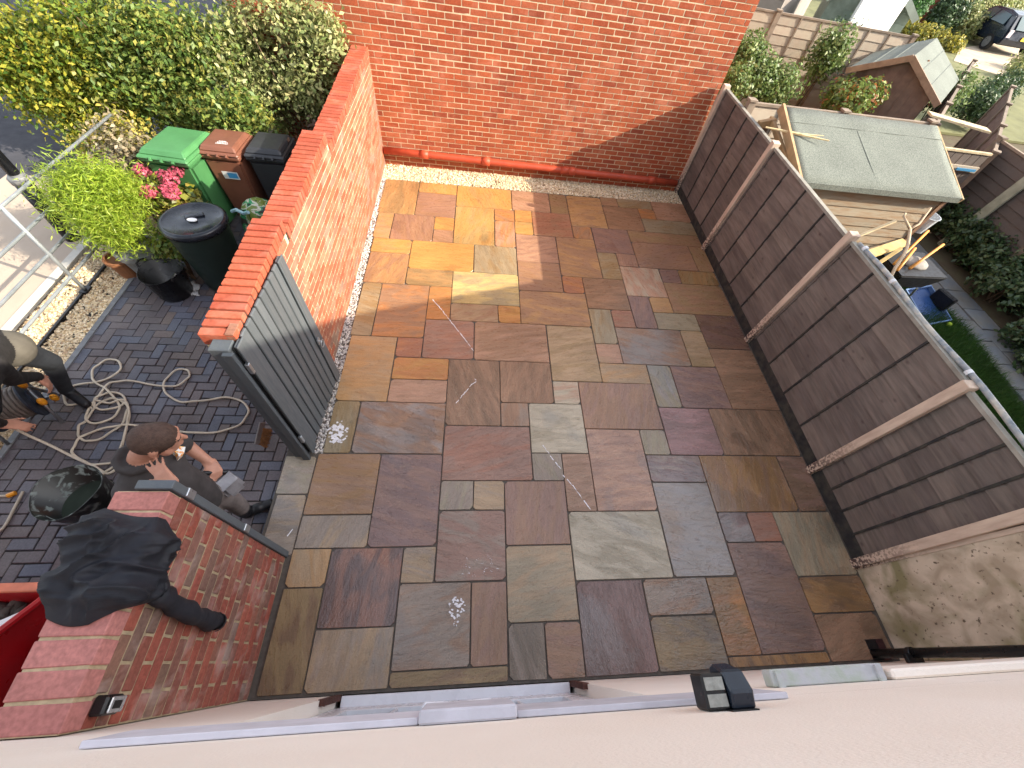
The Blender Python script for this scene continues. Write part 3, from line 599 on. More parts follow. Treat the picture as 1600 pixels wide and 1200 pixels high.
# ================================================================= OUR HOUSE (the camera looks down its front)
REND=NT('cream_render'); t=REND
_c=t.mix(t.g(t.noise(1.2,3),.35,.65),lin((246,238,228)),lin((240,230,218)))
t.set(col=_c,rough=.9,spec=.2,normal=t.bump(t.noise(120,5),.5,.004)); REND=t.mat
ASH=simple('pale_cast_stone',(196,196,206),.8,.1,9,.25,60)
own=thing('rendered_house','cream rendered house wall seen steeply from above along the bottom','house',(0,-.3,0))
YW=-.17
mb=MB()
mb.b2((-7,-.5,-.2),(-.90,YW,1.9)); mb.b2((.86,-.5,-.2),(9.3,YW,1.9)); mb.b2((-7,-.5,1.902),(9.3,YW,4.55))
obj('wall',mb,REND,own)
mb=MB(); mb.b2((-7,-6,-.2),(9.3,-.502,4.5)); obj('rear_wall',mb,REND,own)
mb=MB(); mb.hexa([(-7.3,-.02-.2,4.56),(9.5,-.02-.2,4.56),(9.5,-6.3,4.56),(-7.3,-6.3,4.56),(-7.3,-3.2,7.0),(9.5,-3.2,7.0),(9.5,-3.3,7.0),(-7.3,-3.3,7.0)]); obj('roof',mb,bpy.data.materials['roof_tile'],own)
# cast stone door head with keystone
lt=thing; 
mb=MB(); mb.b2((-1.13,YW+.002,1.80),(-.14,-.148,2.03)); obj('door_head',mb,ASH,own,bevel=.003)
mb=MB(); mb.b2((.19,YW+.002,1.80),(1.20,-.148,2.03)); obj('door_head',mb,ASH,own,bevel=.003)
mb=MB(); mb.b2((-.138,YW+.002,1.79),(.188,-.128,2.05)); obj('keystone',mb,ASH,own,bevel=.006)
# recessed french doors
WHP=simple('white_upvc',(232,234,240),.3,.04,6,0); GLASS=simple('dark_door_glass',(60,66,74),.08,.1,3,0,spec=.6)
fd=link('french_door',None,own)
mb=MB(); mb.b2((-.86,-.239,-.05),(.826,-.172,.012)); obj('threshold',mb,WHP,fd,bevel=.004)
mb=MB(); mb.b2((-.895,-.32,0.0),(.855,-.24,.035)); mb.b2((-.895,-.32,1.84),(.855,-.24,1.897)); mb.b2((-.895,-.32,.036),(-.84,-.24,1.839)); mb.b2((.80,-.32,.036),(.855,-.24,1.839)); obj('frame',mb,WHP,fd,bevel=.004)
for xa,xb in ((-.835,-.022),(-.018,.795)):
    mb=MB(); mb.b2((xa,-.30,.04),(xb,-.235,.30)); mb.b2((xa,-.30,1.72),(xb,-.235,1.835)); mb.b2((xa,-.30,.302),(xa+.09,-.235,1.718)); mb.b2((xb-.09,-.30,.302),(xb,-.235,1.718)); mb.b2(((xa+xb)/2-.012,-.285,.303),((xa+xb)/2+.012,-.243,1.717)); obj('leaf_frame',mb,WHP,fd,bevel=.004)
    mb=MB(); mb.b2((xa+.085,-.275,.29),(xb-.085,-.262,1.73)); obj('pane',mb,GLASS,fd)
    hx=xb-.055 if xa<-.5 else xa+.055
    mb=MB(); mb.tube([(hx,-.236,.96),(hx,-.19,.965),(hx+(-.12 if xa<-.5 else .12),-.186,.965),(hx+(-.13 if xa<-.5 else .13),-.2,.965)],.011,8); mb.box((hx,-.232,.95),(.03,.008,.2)); obj('handle',mb,WHP,fd,smooth=False)
mb=MB(); mb.b2((-.90,-.235,-.02),(-.897,-.168,1.9)); obj('reveal',mb,REND,own)
TRIM=simple('brown_trim',(84,52,44),.8,.3,20)
for xa in (.83,-.905):
    mb=MB(); mb.b2((xa,-.2,-.02),(xa+.04,-.163,.42)); obj('reveal_trim',mb,TRIM,own)
# low stone sill to the right
sl_=atp(1180,1046,1,-.10); sr_=atp(1408,1036,1,-.10)
WTH=simple('weathered_sill',(190,192,196),.85,.2,14,.3,60,rgb2=(158,166,156))
mb=MB(); zz=(sl_.z+sr_.z)/2; mb.b2((sl_.x,YW+.002,zz-.07),(sr_.x,-.10,zz)); sill=obj('window_sill',mb,WTH,own,bevel=.005)
mb=MB(); mb.b2((sl_.x+.02,YW-.0,zz),(sl_.x+.05,-.105,zz+.012)); mb.b2((sr_.x-.05,YW,zz),(sr_.x-.02,-.105,zz+.012)); obj('sill_stool',mb,WTH,sill)
mb=MB(); mb.b2((sr_.x+.02,YW+.002,zz-.25),(6.5,-.125,zz+.02)); obj('plinth_band',mb,REND,own,bevel=.01)
# downpipe and gully
BLACK=simple('black_plastic',(24,24,26),.35,.15,10,.05,60)
dp=thing('downpipe','black downpipe on the house front standing in the corner gully','pipe',(3.55,-.1,0))
b0=at(1366,1016,.02); b0=Vector((b0.x,-.105,0)); mb=MB(); mb.tube([(b0.x,-.105,.0),(b0.x,-.105,1.2),(b0.x,-.105,4.5)],.034,12); obj('pipe',mb,BLACK,dp,smooth=True)
for z in (.35,1.25,2.6):
    mb=MB(); mb.tube([(b0.x,-.105,z-.02),(b0.x,-.105,z+.02)],.042,12); mb.box((b0.x,-.14,z),(.14,.06,.035)); obj('bracket',mb,BLACK,dp,bevel=.004)
gu=thing('drain_gully','square dark drain opening in the patio corner under the downpipe','drain',(b0.x,.02,0))
g0=at(1352,1001,.004); mb=MB(); mb.b2((g0.x,-.155,.001),(g0.x+.17,.0,.004)); obj('gully_pit',mb,simple('gully_dark',(20,14,16),.8,.1),gu)
mb=MB(); mb.b2((g0.x+.10,-.155,.0045),(g0.x+.17,.0,.008)); obj('gully_rim',mb,simple('gully_maroon',(56,26,28),.7,.2),gu)
# floodlight with sensor
fl=atp(1133,1062,1,-.06); f2_=Vector((fl.x,-.06,fl.z))
LZ=2.18; s_=(CH-LZ)/(CH-fl.z); L0=Vector((0,0,CH))+(fl-Vector((0,0,CH)))*1
p=at(1122,1054,LZ)
lamp=thing('security_light','black wedge shaped security light on the cream house wall','wall light',(p.x,-.17,LZ))
NAVY=simple('dark_navy_casing',(38,46,58),.32,.15,8,.05,60)
LX=p.x; pf=[(-.168,.05),(-.12,.062),(-.065,.03),(-.045,-.015),(-.055,-.045),(-.168,-.05)]
mb=MB(); n=len(pf)
for a,b_ in ((LX-.005,LX+.075),):
    mb.add([(a,y,LZ+z) for y,z in pf]+[(b_-.03*(y>-.05),y,LZ+z) for y,z in pf],[tuple(range(n)),tuple(range(2*n-1,n-1,-1))]+[(k,n+k,n+(k+1)%n,(k+1)%n) for k in range(n)])
obj('casing',mb,NAVY,lamp,bevel=.006)
mb=MB(); mb.b2((LX-.085,-.168,LZ-.04),(LX-.006,-.07,LZ+.04)); obj('head',mb,BLACK,lamp,bevel=.006)
GL2=simple('lamp_glass',(150,152,146),.12,.2,40,.2,120)
for y0_,y1_ in ((-.158,-.125),(-.115,-.08)):
    mb=MB(); mb.b2((LX-.078,y0_,LZ+.0405),(LX-.014,y1_,LZ+.044)); obj('lens',mb,GL2,lamp)
mb=MB(); mb.b2((LX-.02,-.1695,LZ-.07),(LX+.07,-.166,LZ+.07)); obj('back_plate',mb,BLACK,lamp)
# small solar light on the inner face of the short wall
q=atp(172,1101,0,-1.46)
sol=thing('solar_light','small black solar light with silver front on the short brick wall','wall light',(-1.49,q.y,q.z))
mb=MB(); mb.b2((-1.499,q.y-.035,q.z-.05),(-1.445,q.y+.035,q.z+.05)); obj('casing',mb,BLACK,sol,bevel=.008)
mb=MB(); mb.b2((-1.4455,q.y-.028,q.z-.055),(-1.438,q.y+.028,q.z+.03)); fr=obj('front',mb,simple('brushed_silver',(196,198,200),.3,.05,10,0,metal=.6),sol,bevel=.004)
mb=MB(); mb.b2((-1.4385,q.y-.014,q.z-.03),(-1.436,q.y+.014,q.z+.015)); obj('window',mb,BLACK,fr)
# neighbouring terrace further right (its roof throws the shadow across the patio)
nh=thing('neighbour_house','brick terraced house standing further along to the right of the garden','house',(22,-1,0))
mb=MB(); mb.b2((9.4,-7.5,-.2),(46,1.35,4.9)); obj('wall',mb,brick_mat('neighbour_brick',[(150,84,64),(160,92,70)]),nh)
e0=1.54; th=R(40)
mb=MB(); rl=9.0/2/1
hy=4.6; zr=5.0+hy*math.tan(th)
mb.add([(9.35,e0,4.95),(46.2,e0,4.95),(46.2,e0-2*hy,4.95),(9.35,e0-2*hy,4.95),(9.35,e0-hy,zr),(46.2,e0-hy,zr)],[(0,1,5,4),(2,3,4,5),(0,4,3),(1,2,5),(0,3,2,1)]); obj('roof',mb,bpy.data.materials['roof_tile'],nh)
for x in range(12,44,5):
    for z in (1.2,3.4):
        mb=MB(); mb.b2((x,1.35,z),(x+1.2,1.38,z+1.1)); wf=obj('window',mb,WHP,nh)
        mb=MB(); mb.b2((x+.07,1.381,z+.07),(x+1.13,1.384,z+1.03)); obj('pane',mb,GLASS,wf)
# ================================================================= DRIVE SIDE
def leaves(cs,rs,n,size,seed,shell=.55,up=.35,asp=1.9,clump=0,droop=0,gap=0):
    """leaf shaped quads scattered through ellipsoids; returns V,F"""
    rg=np.random.RandomState(seed); Vs=[];Fs=[];b=0
    for c,r,k in zip(cs,rs,n):
        u=rg.randn(k,3); u/=np.linalg.norm(u,axis=1,keepdims=True)
        rad=shell+(1-shell)*rg.rand(k,1)**.6
        bumpn=1+.22*np.sin(u[:,:1]*7+seed)*np.cos(u[:,1:2]*6+2*seed)+.10*rg.randn(k,1)
        P=np.array(c)+u*rad*bumpn*np.array(r)
        if gap:
            g=np.sin(P[:,0]*5.3+seed)+np.sin(P[:,1]*4.7+1.3*seed)+np.sin(P[:,2]*6.1+P[:,0]*2)+.6*np.sin(P[:,0]*12+P[:,2]*9)*np.sin(P[:,1]*11); P=P[g>-gap]; u=u[:0] if False else u[g>-gap]; k=len(P)
        if clump:
            m=max(3,k//clump); cc=P[rg.randint(0,k,m)]; P=.35*P+.65*(cc[rg.randint(0,m,k)]+rg.randn(k,3)*size*2.2)
        nrm=u*(1-up)+rg.randn(k,3)*.55+np.array([0,0,up]); nrm/=np.linalg.norm(nrm,axis=1,keepdims=True)
        d=np.cross(nrm,rg.randn(k,3)); d[:,2]-=droop; d/=np.linalg.norm(d,axis=1,keepdims=True); s=np.cross(nrm,d)
        s/=np.linalg.norm(s,axis=1,keepdims=True)+1e-9
        L=size*(.6+.8*rg.rand(k,1)); W=L/asp
        fold=nrm*W*.25
        q=np.stack([P-d*L*.5,P+s*W*.5+fold,P+d*L*.5,P-s*W*.5+fold],1).reshape(-1,3)
        Vs.append(q); Fs.append(np.arange(4*k).reshape(-1,4)+b); b+=4*k
    return np.concatenate(Vs),np.concatenate(Fs)
WOODM=simple('shrub_stem',(96,78,60),.9,.25,20,.3,60)
def shrub(name,label,cat,base,cs,rs,n,size,mat,seed,group=None,stems=5,**k):
    rt=thing(name,label,cat,base,group)
    V,F=leaves(cs,rs,n,size,seed,**k)
    link('foliage',npmesh('foliage',V,F,mat),rt)
    rg=random.Random(seed); mb=MB()
    for i in range(stems):
        c=Vector(cs[i%len(cs)]); r=rs[i%len(cs)]
        b=Vector(base)+Vector((rg.uniform(-.1,.1),rg.uniform(-.1,.1),0)); e=c+Vector((rg.uniform(-.6,.6)*r[0],rg.uniform(-.6,.6)*r[1],rg.uniform(.1,.7)*r[2]))
        md=b.lerp(e,.5)+Vector((rg.uniform(-.08,.08),rg.uniform(-.08,.08),.1)); mb.tube([b,md,e],[.018,.012,.005],6)
    obj('stem',mb,WOODM,rt); return rt
L1=leaf_mat('leaf_yellow_green',[(140,150,54),(98,130,50),(182,174,62),(116,142,56),(206,190,74),(84,116,48)],.4)
L2=leaf_mat('leaf_mid_green',[(112,134,62),(90,118,56),(140,152,74),(170,164,80),(96,124,60)],.35)
L3=leaf_mat('leaf_sage',[(160,166,108),(130,146,86),(180,180,126),(114,134,76),(194,186,132)],.3)
def hedge(label,spots,mat,seed,size=.066):
    cs=[tuple(at(a,b,z)) for a,b,z,r in spots]; cs=[(x,min(y,6.95),z) for x,y,z in cs]; rs=[(r,r*.85,r*.95) for *_,r in spots]
    shrub('hedge_shrub',label,'hedge',(cs[0][0],cs[0][1],-.1),cs,rs,[int(9500*r*r)+300 for *_,r in spots],size,mat,seed,shell=.45,stems=14,clump=16,gap=.95)
hedge('broad yellow green hedge bush overhanging the road at the left edge',[(150,95,.9,.75),(100,45,1.15,.8),(70,120,.8,.55),(175,165,.55,.55),(35,45,1.2,.7),(185,30,1.4,.7),(125,190,.4,.42),(215,130,.8,.6)],L1,11)
hedge('dense green hedge bush behind the green wheelie bin',[(300,125,.9,.62),(310,70,1.3,.7),(240,85,1.1,.7),(260,25,1.45,.7),(350,25,1.55,.6),(285,165,.75,.45),(330,185,.95,.35),(385,180,1.0,.3),(335,110,1.0,.6)],L2,12)
hedge('pale sage leaved hedge bush crowding the far end of the boundary wall',[(490,100,1.25,.5),(440,120,1.05,.6),(515,50,1.7,.3),(400,70,1.35,.6),(455,55,1.6,.45),(380,140,.85,.55),(470,160,.85,.38),(420,20,1.75,.45),(470,28,1.75,.4),(505,25,1.8,.28),(445,175,.7,.35)],L3,13)
# ---- wheelie bins
def wheelie(label,loc,w_,d_,h,body,lid,rz=0):
    rt=thing('wheelie_bin',label,'wheelie bin',loc,'wheelie bins in front of the hedge'); M=Matrix.Rotation(rz,3,'Z'); L=Vector(loc)
    tr=lambda x,y,z: M@Vector((x,y,z))+L
    def ring(s,sd,z,oy=0): return [tr(-w_/2*s,-d_/2*sd+oy,z),tr(w_/2*s,-d_/2*sd+oy,z),tr(w_/2*s,d_/2*sd+oy,z),tr(-w_/2*s,d_/2*sd+oy,z)]
    mb=MB(); mb.hexa(ring(.76,.66,.04)+ring(.94,.90,h-.12)); o=obj('body',mb,body,rt,bevel=.03)
    mb=MB(); mb.hexa(ring(.98,.96,h-.12)+ring(1.0,.99,h-.07)); obj('rim',mb,body,rt,bevel=.012)
    mb=MB(); mb.hexa(ring(1.03,1.05,h-.065)+ring(.98,.98,h-.03)); mb.hexa(ring(.94,.94,h-.03)+ring(.80,.78,h+.025)); ld=obj('lid',mb,lid,rt,bevel=.014)
    mb=MB()
    for sx in (-.22,0.0,.22): mb.bar(tr(sx*w_,-d_*.53,h-.05),tr(sx*w_,-d_*.47,h-.075),.02,.035)
    obj('lid_lip',mb,lid,ld)
    mb=MB(); mb.tube([tr(-w_*.4,d_*.56,h-.08),tr(w_*.4,d_*.56,h-.08)],.016,8); obj('handle',mb,body,rt)
    for sx in (-1,1):
        mb=MB(); mb.tube([tr(sx*w_*.36,d_*.40,.09),tr(sx*w_*.46,d_*.40,.09)],.09,14); obj('wheel',mb,BLACK,rt)
    mb=MB(); mb.hexa([tr(x*w_*.36,-d_*(.34+.1*(z-.2))-.012+y,z) for z in(.25,h-.25) for x,y in((-1,0),(1,0),(1,.02),(-1,.02))]); obj('front_panel',mb,body,rt,bevel=.01)
    return rt,tr
GREENP=simple('green_bin_plastic',(72,126,78),.42,.1,5,.06,60); BROWNP=simple('brown_bin_plastic',(118,76,60),.45,.12,5,.06,60); BLKP=simple('charcoal_bin_plastic',(48,50,54),.42,.12,5,.06,60)
b1,tr1=wheelie('green wheelie bin with leaf shadows on its lid, leftmost of the three bins',(-3.66,5.42,-.1),.58,.72,1.07,GREENP,GREENP,R(-6))
b2,tr2=wheelie('brown wheelie bin with a blue and white sticker, middle of the three bins',(-3.17,5.58,-.1),.47,.55,1.06,BROWNP,BROWNP,R(-2))
b3,tr3=wheelie('black wheelie bin next to the boundary wall, rightmost of the three bins',(-2.66,5.62,-.1),.47,.55,1.06,BLKP,BLKP,R(0))
LABW=simple('white_print',(220,222,224),.5,.05,8,0); LABB=simple('blue_print',(64,140,190),.5,.1,8,0)
mb=MB(); mb.hexa([tr2(x,-.257+.0-.1*(.80-z)*-.35,z) for z in(.66,.76) for x in(-.14,.05)]+[tr2(x,-.262-.0+.1*(.80-z)*.35,z) for z in(.66,.76) for x in(-.14,.05)]) if False else None
def sticker(tr,x0,x1,z0,z1,yf,mat,name,par,dz=.0):
    mb=MB(); mb.add([tr(x0,yf(z0)-dz,z0),tr(x1,yf(z0)-dz,z0),tr(x1,yf(z1)-dz,z1),tr(x0,yf(z1)-dz,z1)],[(0,1,2,3)]); return obj(name,mb,mat,par)
yf2=lambda z:-.55/2*(.66+.24*(z-.04)/.9)-.006-.004
st=sticker(tr2,-.06,.13,.70,.80,yf2,LABW,'sticker',b2,.012); sticker(tr2,.0,.115,.715,.785,yf2,LABB,'sticker_picture',st,.0135)
mb=MB()
for k,(a,b) in enumerate(((-.02,.06),(-.03,.09),(-.04,.09))): 
    for q in np.arange(a,b,.018): mb.b2((-3.17+q,5.58-.10-.028*k,1.06+.0258-.1),(-3.17+q+.012,5.58-.085-.028*k,1.06+.0275-.1))
obj('lid_print',mb,LABW,b2)
# ---- round composter
DKG=simple('dark_green_plastic',(30,44,40),.45,.12,5,.06,60); LIDB=simple('glossy_black_lid',(34,38,46),.22,.15,4,.05,40)
cb=Vector((-3.12,4.2,-.1)); cmp_=thing('compost_bin','round dark green compost bin with a glossy black lid and oval label','compost bin',cb)
mb=MB(); mb.lathe(cb,[(.235,0),(.25,.05),(.31,.80),(.315,.84)],36); obj('body',mb,DKG,cmp_,smooth=True)
mb=MB(); mb.lathe(cb,[(.335,.80),(.338,.845),(.318,.872),(.29,.868),(.275,.858),(.12,.872),(.001,.878)],40); ld=obj('lid',mb,LIDB,cmp_,smooth=True)
mb=MB(); mb.box(cb+Vector((0.02,.03,.884)),(.19,.055,.03),rz=.5); obj('lid_handle',mb,LIDB,ld,bevel=.01)
mb=MB(); mb.lathe(cb+Vector((.03,-.05,.884)),[(.001,.008),(.05,.008),(.05,0)],20,sx=1,sy=.62); obj('label',mb,LABW,ld)
# ---- flexible buckets
def bucket(name,label,c,r,h,mat,tilt=0,handles=True):
    rt=thing(name,label,'bucket',c); M=Matrix.Rotation(tilt,3,'Y'); n=36; prof=[(r*.72,0),(r*.78,.02),(r*.98,h),(r*1.0,h),(r*.955,h-.002),(r*.76,.03),(.001,.03)]
    mb=MB(); b0=len(mb.v); mb.lathe(c,prof,n,M=M)
    for i,v in enumerate(mb.v):
        k=i%n; a=2*math.pi*k/n
        z=v[2]-c[2]
        if z>h*.6: mb.v[i]=(v[0],v[1],v[2]+.035*abs(math.cos(a+.4))**6)
    obj('tub',mb,mat,rt,smooth=True)
    if handles:
        for s in (0,math.pi):
            a=s-.4; p=c+Vector((r*math.cos(a),r*math.sin(a),h+.02)); t_=Vector((-math.sin(a),math.cos(a),0)); o_=Vector((math.cos(a),math.sin(a),0))
            mb=MB(); mb.tube([p-t_*.07-Vector((0,0,.02)),p-t_*.05+o_*.02+Vector((0,0,.03)),p+o_*.025+Vector((0,0,.045)),p+t_*.05+o_*.02+Vector((0,0,.03)),p+t_*.07-Vector((0,0,.02))],.012,6); obj('handle',mb,mat,rt)
    return rt
bc=at(252,440,-.1); bc=Vector((-3.62,3.92,-.1))
bucket('flexible_bucket','empty black flexible bucket beside the round compost bin',bc,.23,.33,BLACK)
def dirty():
    t=NT('cement_smeared_plastic'); m=t.g(t.noise(9,6,dist=1),.54,.62)
    t.set(col=t.mix(m,lin((32,36,34)),lin((132,142,138))),rough=t.g(m,0,1,.3,.8)); return t.mat
dbk=at(100,775,-.1); dbk=Vector((-3.20,1.27,-.1))
bb_=bucket('flexible_bucket','black flexible bucket smeared with grey cement near the crouching worker and hose',dbk,.235,.34,dirty(),handles=False)
bb_['label']='black flexible bucket with grey cement smears standing by the loose hose'
mb=MB(); mb.lathe(dbk+Vector((0,0,.10)),[(.20,.0),(.001,.004)],24); obj('dirty_water',mb,simple('murky_water',(58,66,58),.08,.2,6,.05,20),bb_)
# ---- pots and plants
def pot(name,label,c,r,h,mat):
    rt=thing(name,label,'plant pot',c); mb=MB(); mb.lathe(c,[(r*.7,0),(r*.95,h*.85),(r*1.05,h*.85),(r*1.05,h),(r*.92,h),(r*.9,h*.88),(.001,h*.88)],24); obj('pot',mb,mat,rt,smooth=False); return rt
GREYPOT=simple('grey_zinc_pot',(112,114,114),.5,.15,8,.1,60); TERRA=simple('terracotta',(132,88,58),.8,.2,10,.2,60)
FERN=leaf_mat('feathery_lime_leaf',[(140,166,50),(164,186,62),(116,148,44),(182,196,80)],.45)
c=Vector((-4.02,4.28,-.1)); p_=pot('plant_pot','grey tub holding the feathery lime green bush',c,.23,.36,GREYPOT)
rg=np.random.RandomState(5); V,F=[],[]
fb=shrub('feathery_bush','bright lime green feathery bush growing in a grey tub','bush',(-4.1,4.4,.2),[tuple(at(150,300,.85)),tuple(at(120,310,.8)),tuple(at(185,300,.85)),tuple(at(155,345,.7)),tuple(at(185,350,.65))],[(.32,.34,.36),(.30,.27,.30),(.27,.25,.3),(.30,.28,.34),(.22,.22,.3)],[9000,5000,4200,5200,3200],.062,FERN,21,shell=.25,asp=7,up=.35,stems=9,clump=24)
pot('plant_pot','terracotta pot tucked beside the grey tub',Vector((-4.26,4.22,-.1)),.15,.25,TERRA)
HYDL=leaf_mat('hydrangea_leaf',[(140,140,52),(96,112,48),(170,150,70),(84,100,52)],.3); PINK=leaf_mat('pink_petal',[(196,84,106),(176,70,96),(214,116,132),(160,70,90)],.2)
hc=Vector((-3.95,5.0,-.1)); pot('plant_pot','brown pot holding the pink flowering hydrangea',hc+Vector((.28,.05,0)),.2,.3,simple('brown_pot',(104,70,58),.7,.2,8))
hy=shrub('hydrangea','hydrangea with pink mop flower heads in front of the green bin','flowering plant',(-3.95,5.0,.1),[(-3.95,5.0,.5),(-3.65,4.95,.48),(-4.2,5.1,.45)],[(.34,.3,.24),(.26,.25,.2),(.25,.25,.2)],[700,420,380],.095,HYDL,22,asp=1.5,shell=.3)
for k,(x,y) in enumerate(((222,266),(232,300),(258,276),(262,292),(276,268),(268,302),(280,262),(268,282))):
    p=at(x,y,.78+.02*(k%3)); V,F=leaves([p],[(.075,.075,.06)],[150],.03,30+k,shell=.8,asp=1.2); link('flower_head',npmesh('flower_head',V,F,PINK),hy)
DRYL=leaf_mat('dusty_dry_leaf',[(150,136,110),(120,116,84),(168,150,124),(104,98,70)],.2)
shrub('dry_shrub','straggly dusty plant between the green bin and lime bush','shrub',(-4.35,5.35,-.1),[(-4.35,5.4,.55),(-4.6,5.75,.6)],[(.4,.35,.45),(.35,.35,.5)],[1300,900],.06,DRYL,41,shell=.2)
shrub('yellow_shrub','yellowing leafy plant behind the lime bush at the railing','shrub',(-4.75,6.2,-.1),[(-4.8,6.1,.5),(-5.1,5.9,.4)],[(.45,.4,.45),(.3,.3,.35)],[1500,700],.06,leaf_mat('yellow_leaf',[(186,168,70),(140,140,56),(200,178,92),(110,118,50)],.3),42,shell=.2)
DKL=leaf_mat('bronze_leaf',[(92,70,58),(70,58,50),(122,92,72),(64,62,48)],.2)
shrub('bronze_shrub','bronze leaved plant squeezed between the black bin and the boundary wall','shrub',(-2.2,5.3,-.1),[(-2.15,5.35,.6),(-2.1,5.9,.85),(-2.25,4.9,.35)],[(.26,.4,.45),(.26,.3,.3),(.26,.35,.3)],[800,500,400],.07,DKL,43,shell=.2)
shrub('dark_fern','dark ferny plant at the foot of the boundary wall behind the compost bin','plant',(-2.4,4.4,-.1),[(-2.35,4.5,.2),(-2.55,4.75,.3)],[(.3,.4,.28),(.2,.25,.25)],[900,400],.08,leaf_mat('dark_fern_leaf',[(62,72,44),(84,86,52),(50,60,40)],.2),44,shell=.2,asp=4)
shrub('low_plant','low green leafy plant behind the empty bucket','plant',(-3.6,4.25,-.1),[(-3.62,4.28,.32)],[(.24,.2,.2)],[420],.07,L2,45,shell=.2)
# compost bag
cbg=Vector((-2.78,4.95,-.1)); bag=thing('compost_bag','crumpled compost bag with green and black print leaning by the brown bin','bag',cbg)
def bagm():
    t=NT('printed_bag'); n=t.noise(5,3,dist=1)
    col=t.ramp(n,[(.36,lin((24,26,24))),(.46,lin((30,140,86))),(.52,lin((196,196,180))),(.57,lin((110,130,60))),(.66,lin((22,30,28)))],'CONSTANT')
    t.set(col=col,rough=.35,normal=t.bump(t.noise(14,4),.6,.02)); return t.mat
mb=MB(); mb.ell(cbg+Vector((0,0,.33)),(.25,.22,.36),22,14)
for i,v in enumerate(mb.v):
    a=math.atan2(v[1]-cbg.y,v[0]-cbg.x); f=1+.08*math.sin(5*a+v[2]*9)+.05*math.sin(11*a); mb.v[i]=(cbg.x+(v[0]-cbg.x)*f,cbg.y+(v[1]-cbg.y)*f,v[2])
obj('bag',mb,bagm(),bag,smooth=True)
mb=MB(); q=cbg+Vector((-.1,-.2,.62)); mb.tube([q+Vector((-.12,0,0)),q+Vector((-.04,-.03,.05)),q+Vector((.02,-.02,.0)),q+Vector((.1,-.05,.04))],.022,6); obj('bag_tie',mb,simple('pale_blue_film',(150,190,200),.3,.1,10),bag)
# white gloves on the paving
gl=at(305,450,-.085); gv=thing('work_glove','crumpled white work glove lying on the paving by the compost bin','glove',gl)
mb=MB(); mb.ell(gl,(.055,.075,.022),12,8); mb.ell(gl+Vector((-.05,.06,.01)),(.03,.06,.02),10,6)
for k in range(4): mb.tube([gl+Vector((.02+.018*k-.03,-.05,.0)),gl+Vector((.04+.026*k-.04,-.10-.01*k,.004)),gl+Vector((.05+.03*k-.04,-.125,0))],[.013,.012,.009],6)
obj('glove',mb,simple('grey_white_cloth',(188,190,192),.9,.15,20,.3,60),gv,smooth=True)
# ---- railing and lamp column
RAILM=simple('galvanised_tube',(150,156,160),.45,.2,9,.1,60,metal=.35)
rl=thing('metal_railing','galvanised metal railing between the gravel strip and the pavement','railing',(-4.6,3.9,-.1))
XR=-4.60
for z in (.97,.70,.42,.12):
    mb=MB(); mb.tube([(XR,-.6,z-.0),(XR,5.9 if z>.9 else 5.6,z)],.017,8); obj('rail',mb,RAILM,rl,smooth=True)
for y in (3.87,1.3):
    mb=MB(); mb.tube([(XR+.005,y,-.12),(XR+.005,y,.98)],.02,8); obj('post',mb,RAILM,rl,smooth=True)
mb=MB(); mb.b2((XR-.012,-.4,-.12),(XR+.012,5.6,-.075)); obj('ground_bar',mb,BLACK,rl)
mb=MB(); mb.b2((XR-.03,3.81,-.09),(XR+.05,3.93,-.07)); obj('foot_plate',mb,BLACK,rl)
lc=Vector((-5.22,4.82,-.1)); lp=thing('lamp_column','black steel lamp column on the pavement behind the lime bush','lamp post',lc)
GLB=simple('gloss_black_paint',(22,24,28),.25,.2,6,.05,60)
mb=MB(); mb.lathe(lc,[(.085,0),(.085,.78)],20); obj('base',mb,GLB,lp,smooth=True)
mb=MB(); mb.lathe(lc,[(.094,.74),(.096,.80),(.06,.84)],20); obj('collar',mb,simple('grey_collar',(120,122,122),.5,.2,9),lp,smooth=True)
mb=MB(); mb.lathe(lc,[(.056,.8),(.05,4.2)],16); obj('column',mb,GLB,lp,smooth=True)
mb=MB(); mb.tube([lc+Vector((0,0,4.15)),lc+Vector((-.1,0,4.4)),lc+Vector((-.6,0,4.5))],.03,8); mb.ell(lc+Vector((-.75,0,4.47)),(.25,.1,.05)); obj('lamp_head',mb,GLB,lp,smooth=True)
# ---- hose: lies on the paving in loose loops
HOSE=simple('beige_hose',(186,174,156),.5,.1,20,.05,80)
def smooth_path(pts,n=8):
    out=[]
    for i in range(len(pts)-1):
        p0,p1,p2,p3=pts[max(i-1,0)],pts[i],pts[i+1],pts[min(i+2,len(pts)-1)]
        for k in range(n):
            t_=k/n; out.append(.5*((2*p1)+(p2-p0)*t_+(2*p0-5*p1+4*p2-p3)*t_*t_+(3*p1-p0-3*p2+p3)*t_**3))
    out.append(pts[-1]); return out
c2=lambda x,y,z=-.084:at(x/3,400+y/3,z)
hp_=[(40,800,.25),(75,805,.05),(200,865,-.05),(340,945),(440,985),(500,1020),(545,1060),(575,1110),(560,1150),(520,1150),(480,1110),(478,1050),(510,990),(560,955),(600,990),(560,1080)]
hose=thing('hose','long beige hose lying in loose loops on the block paving','hose',c2(500,720))
h1=[(60,800),(200,862),(350,945),(440,985),(500,1022),(540,1075)]
h2=[(320,1110+60),(330,1080),(390,900),(345,930)]
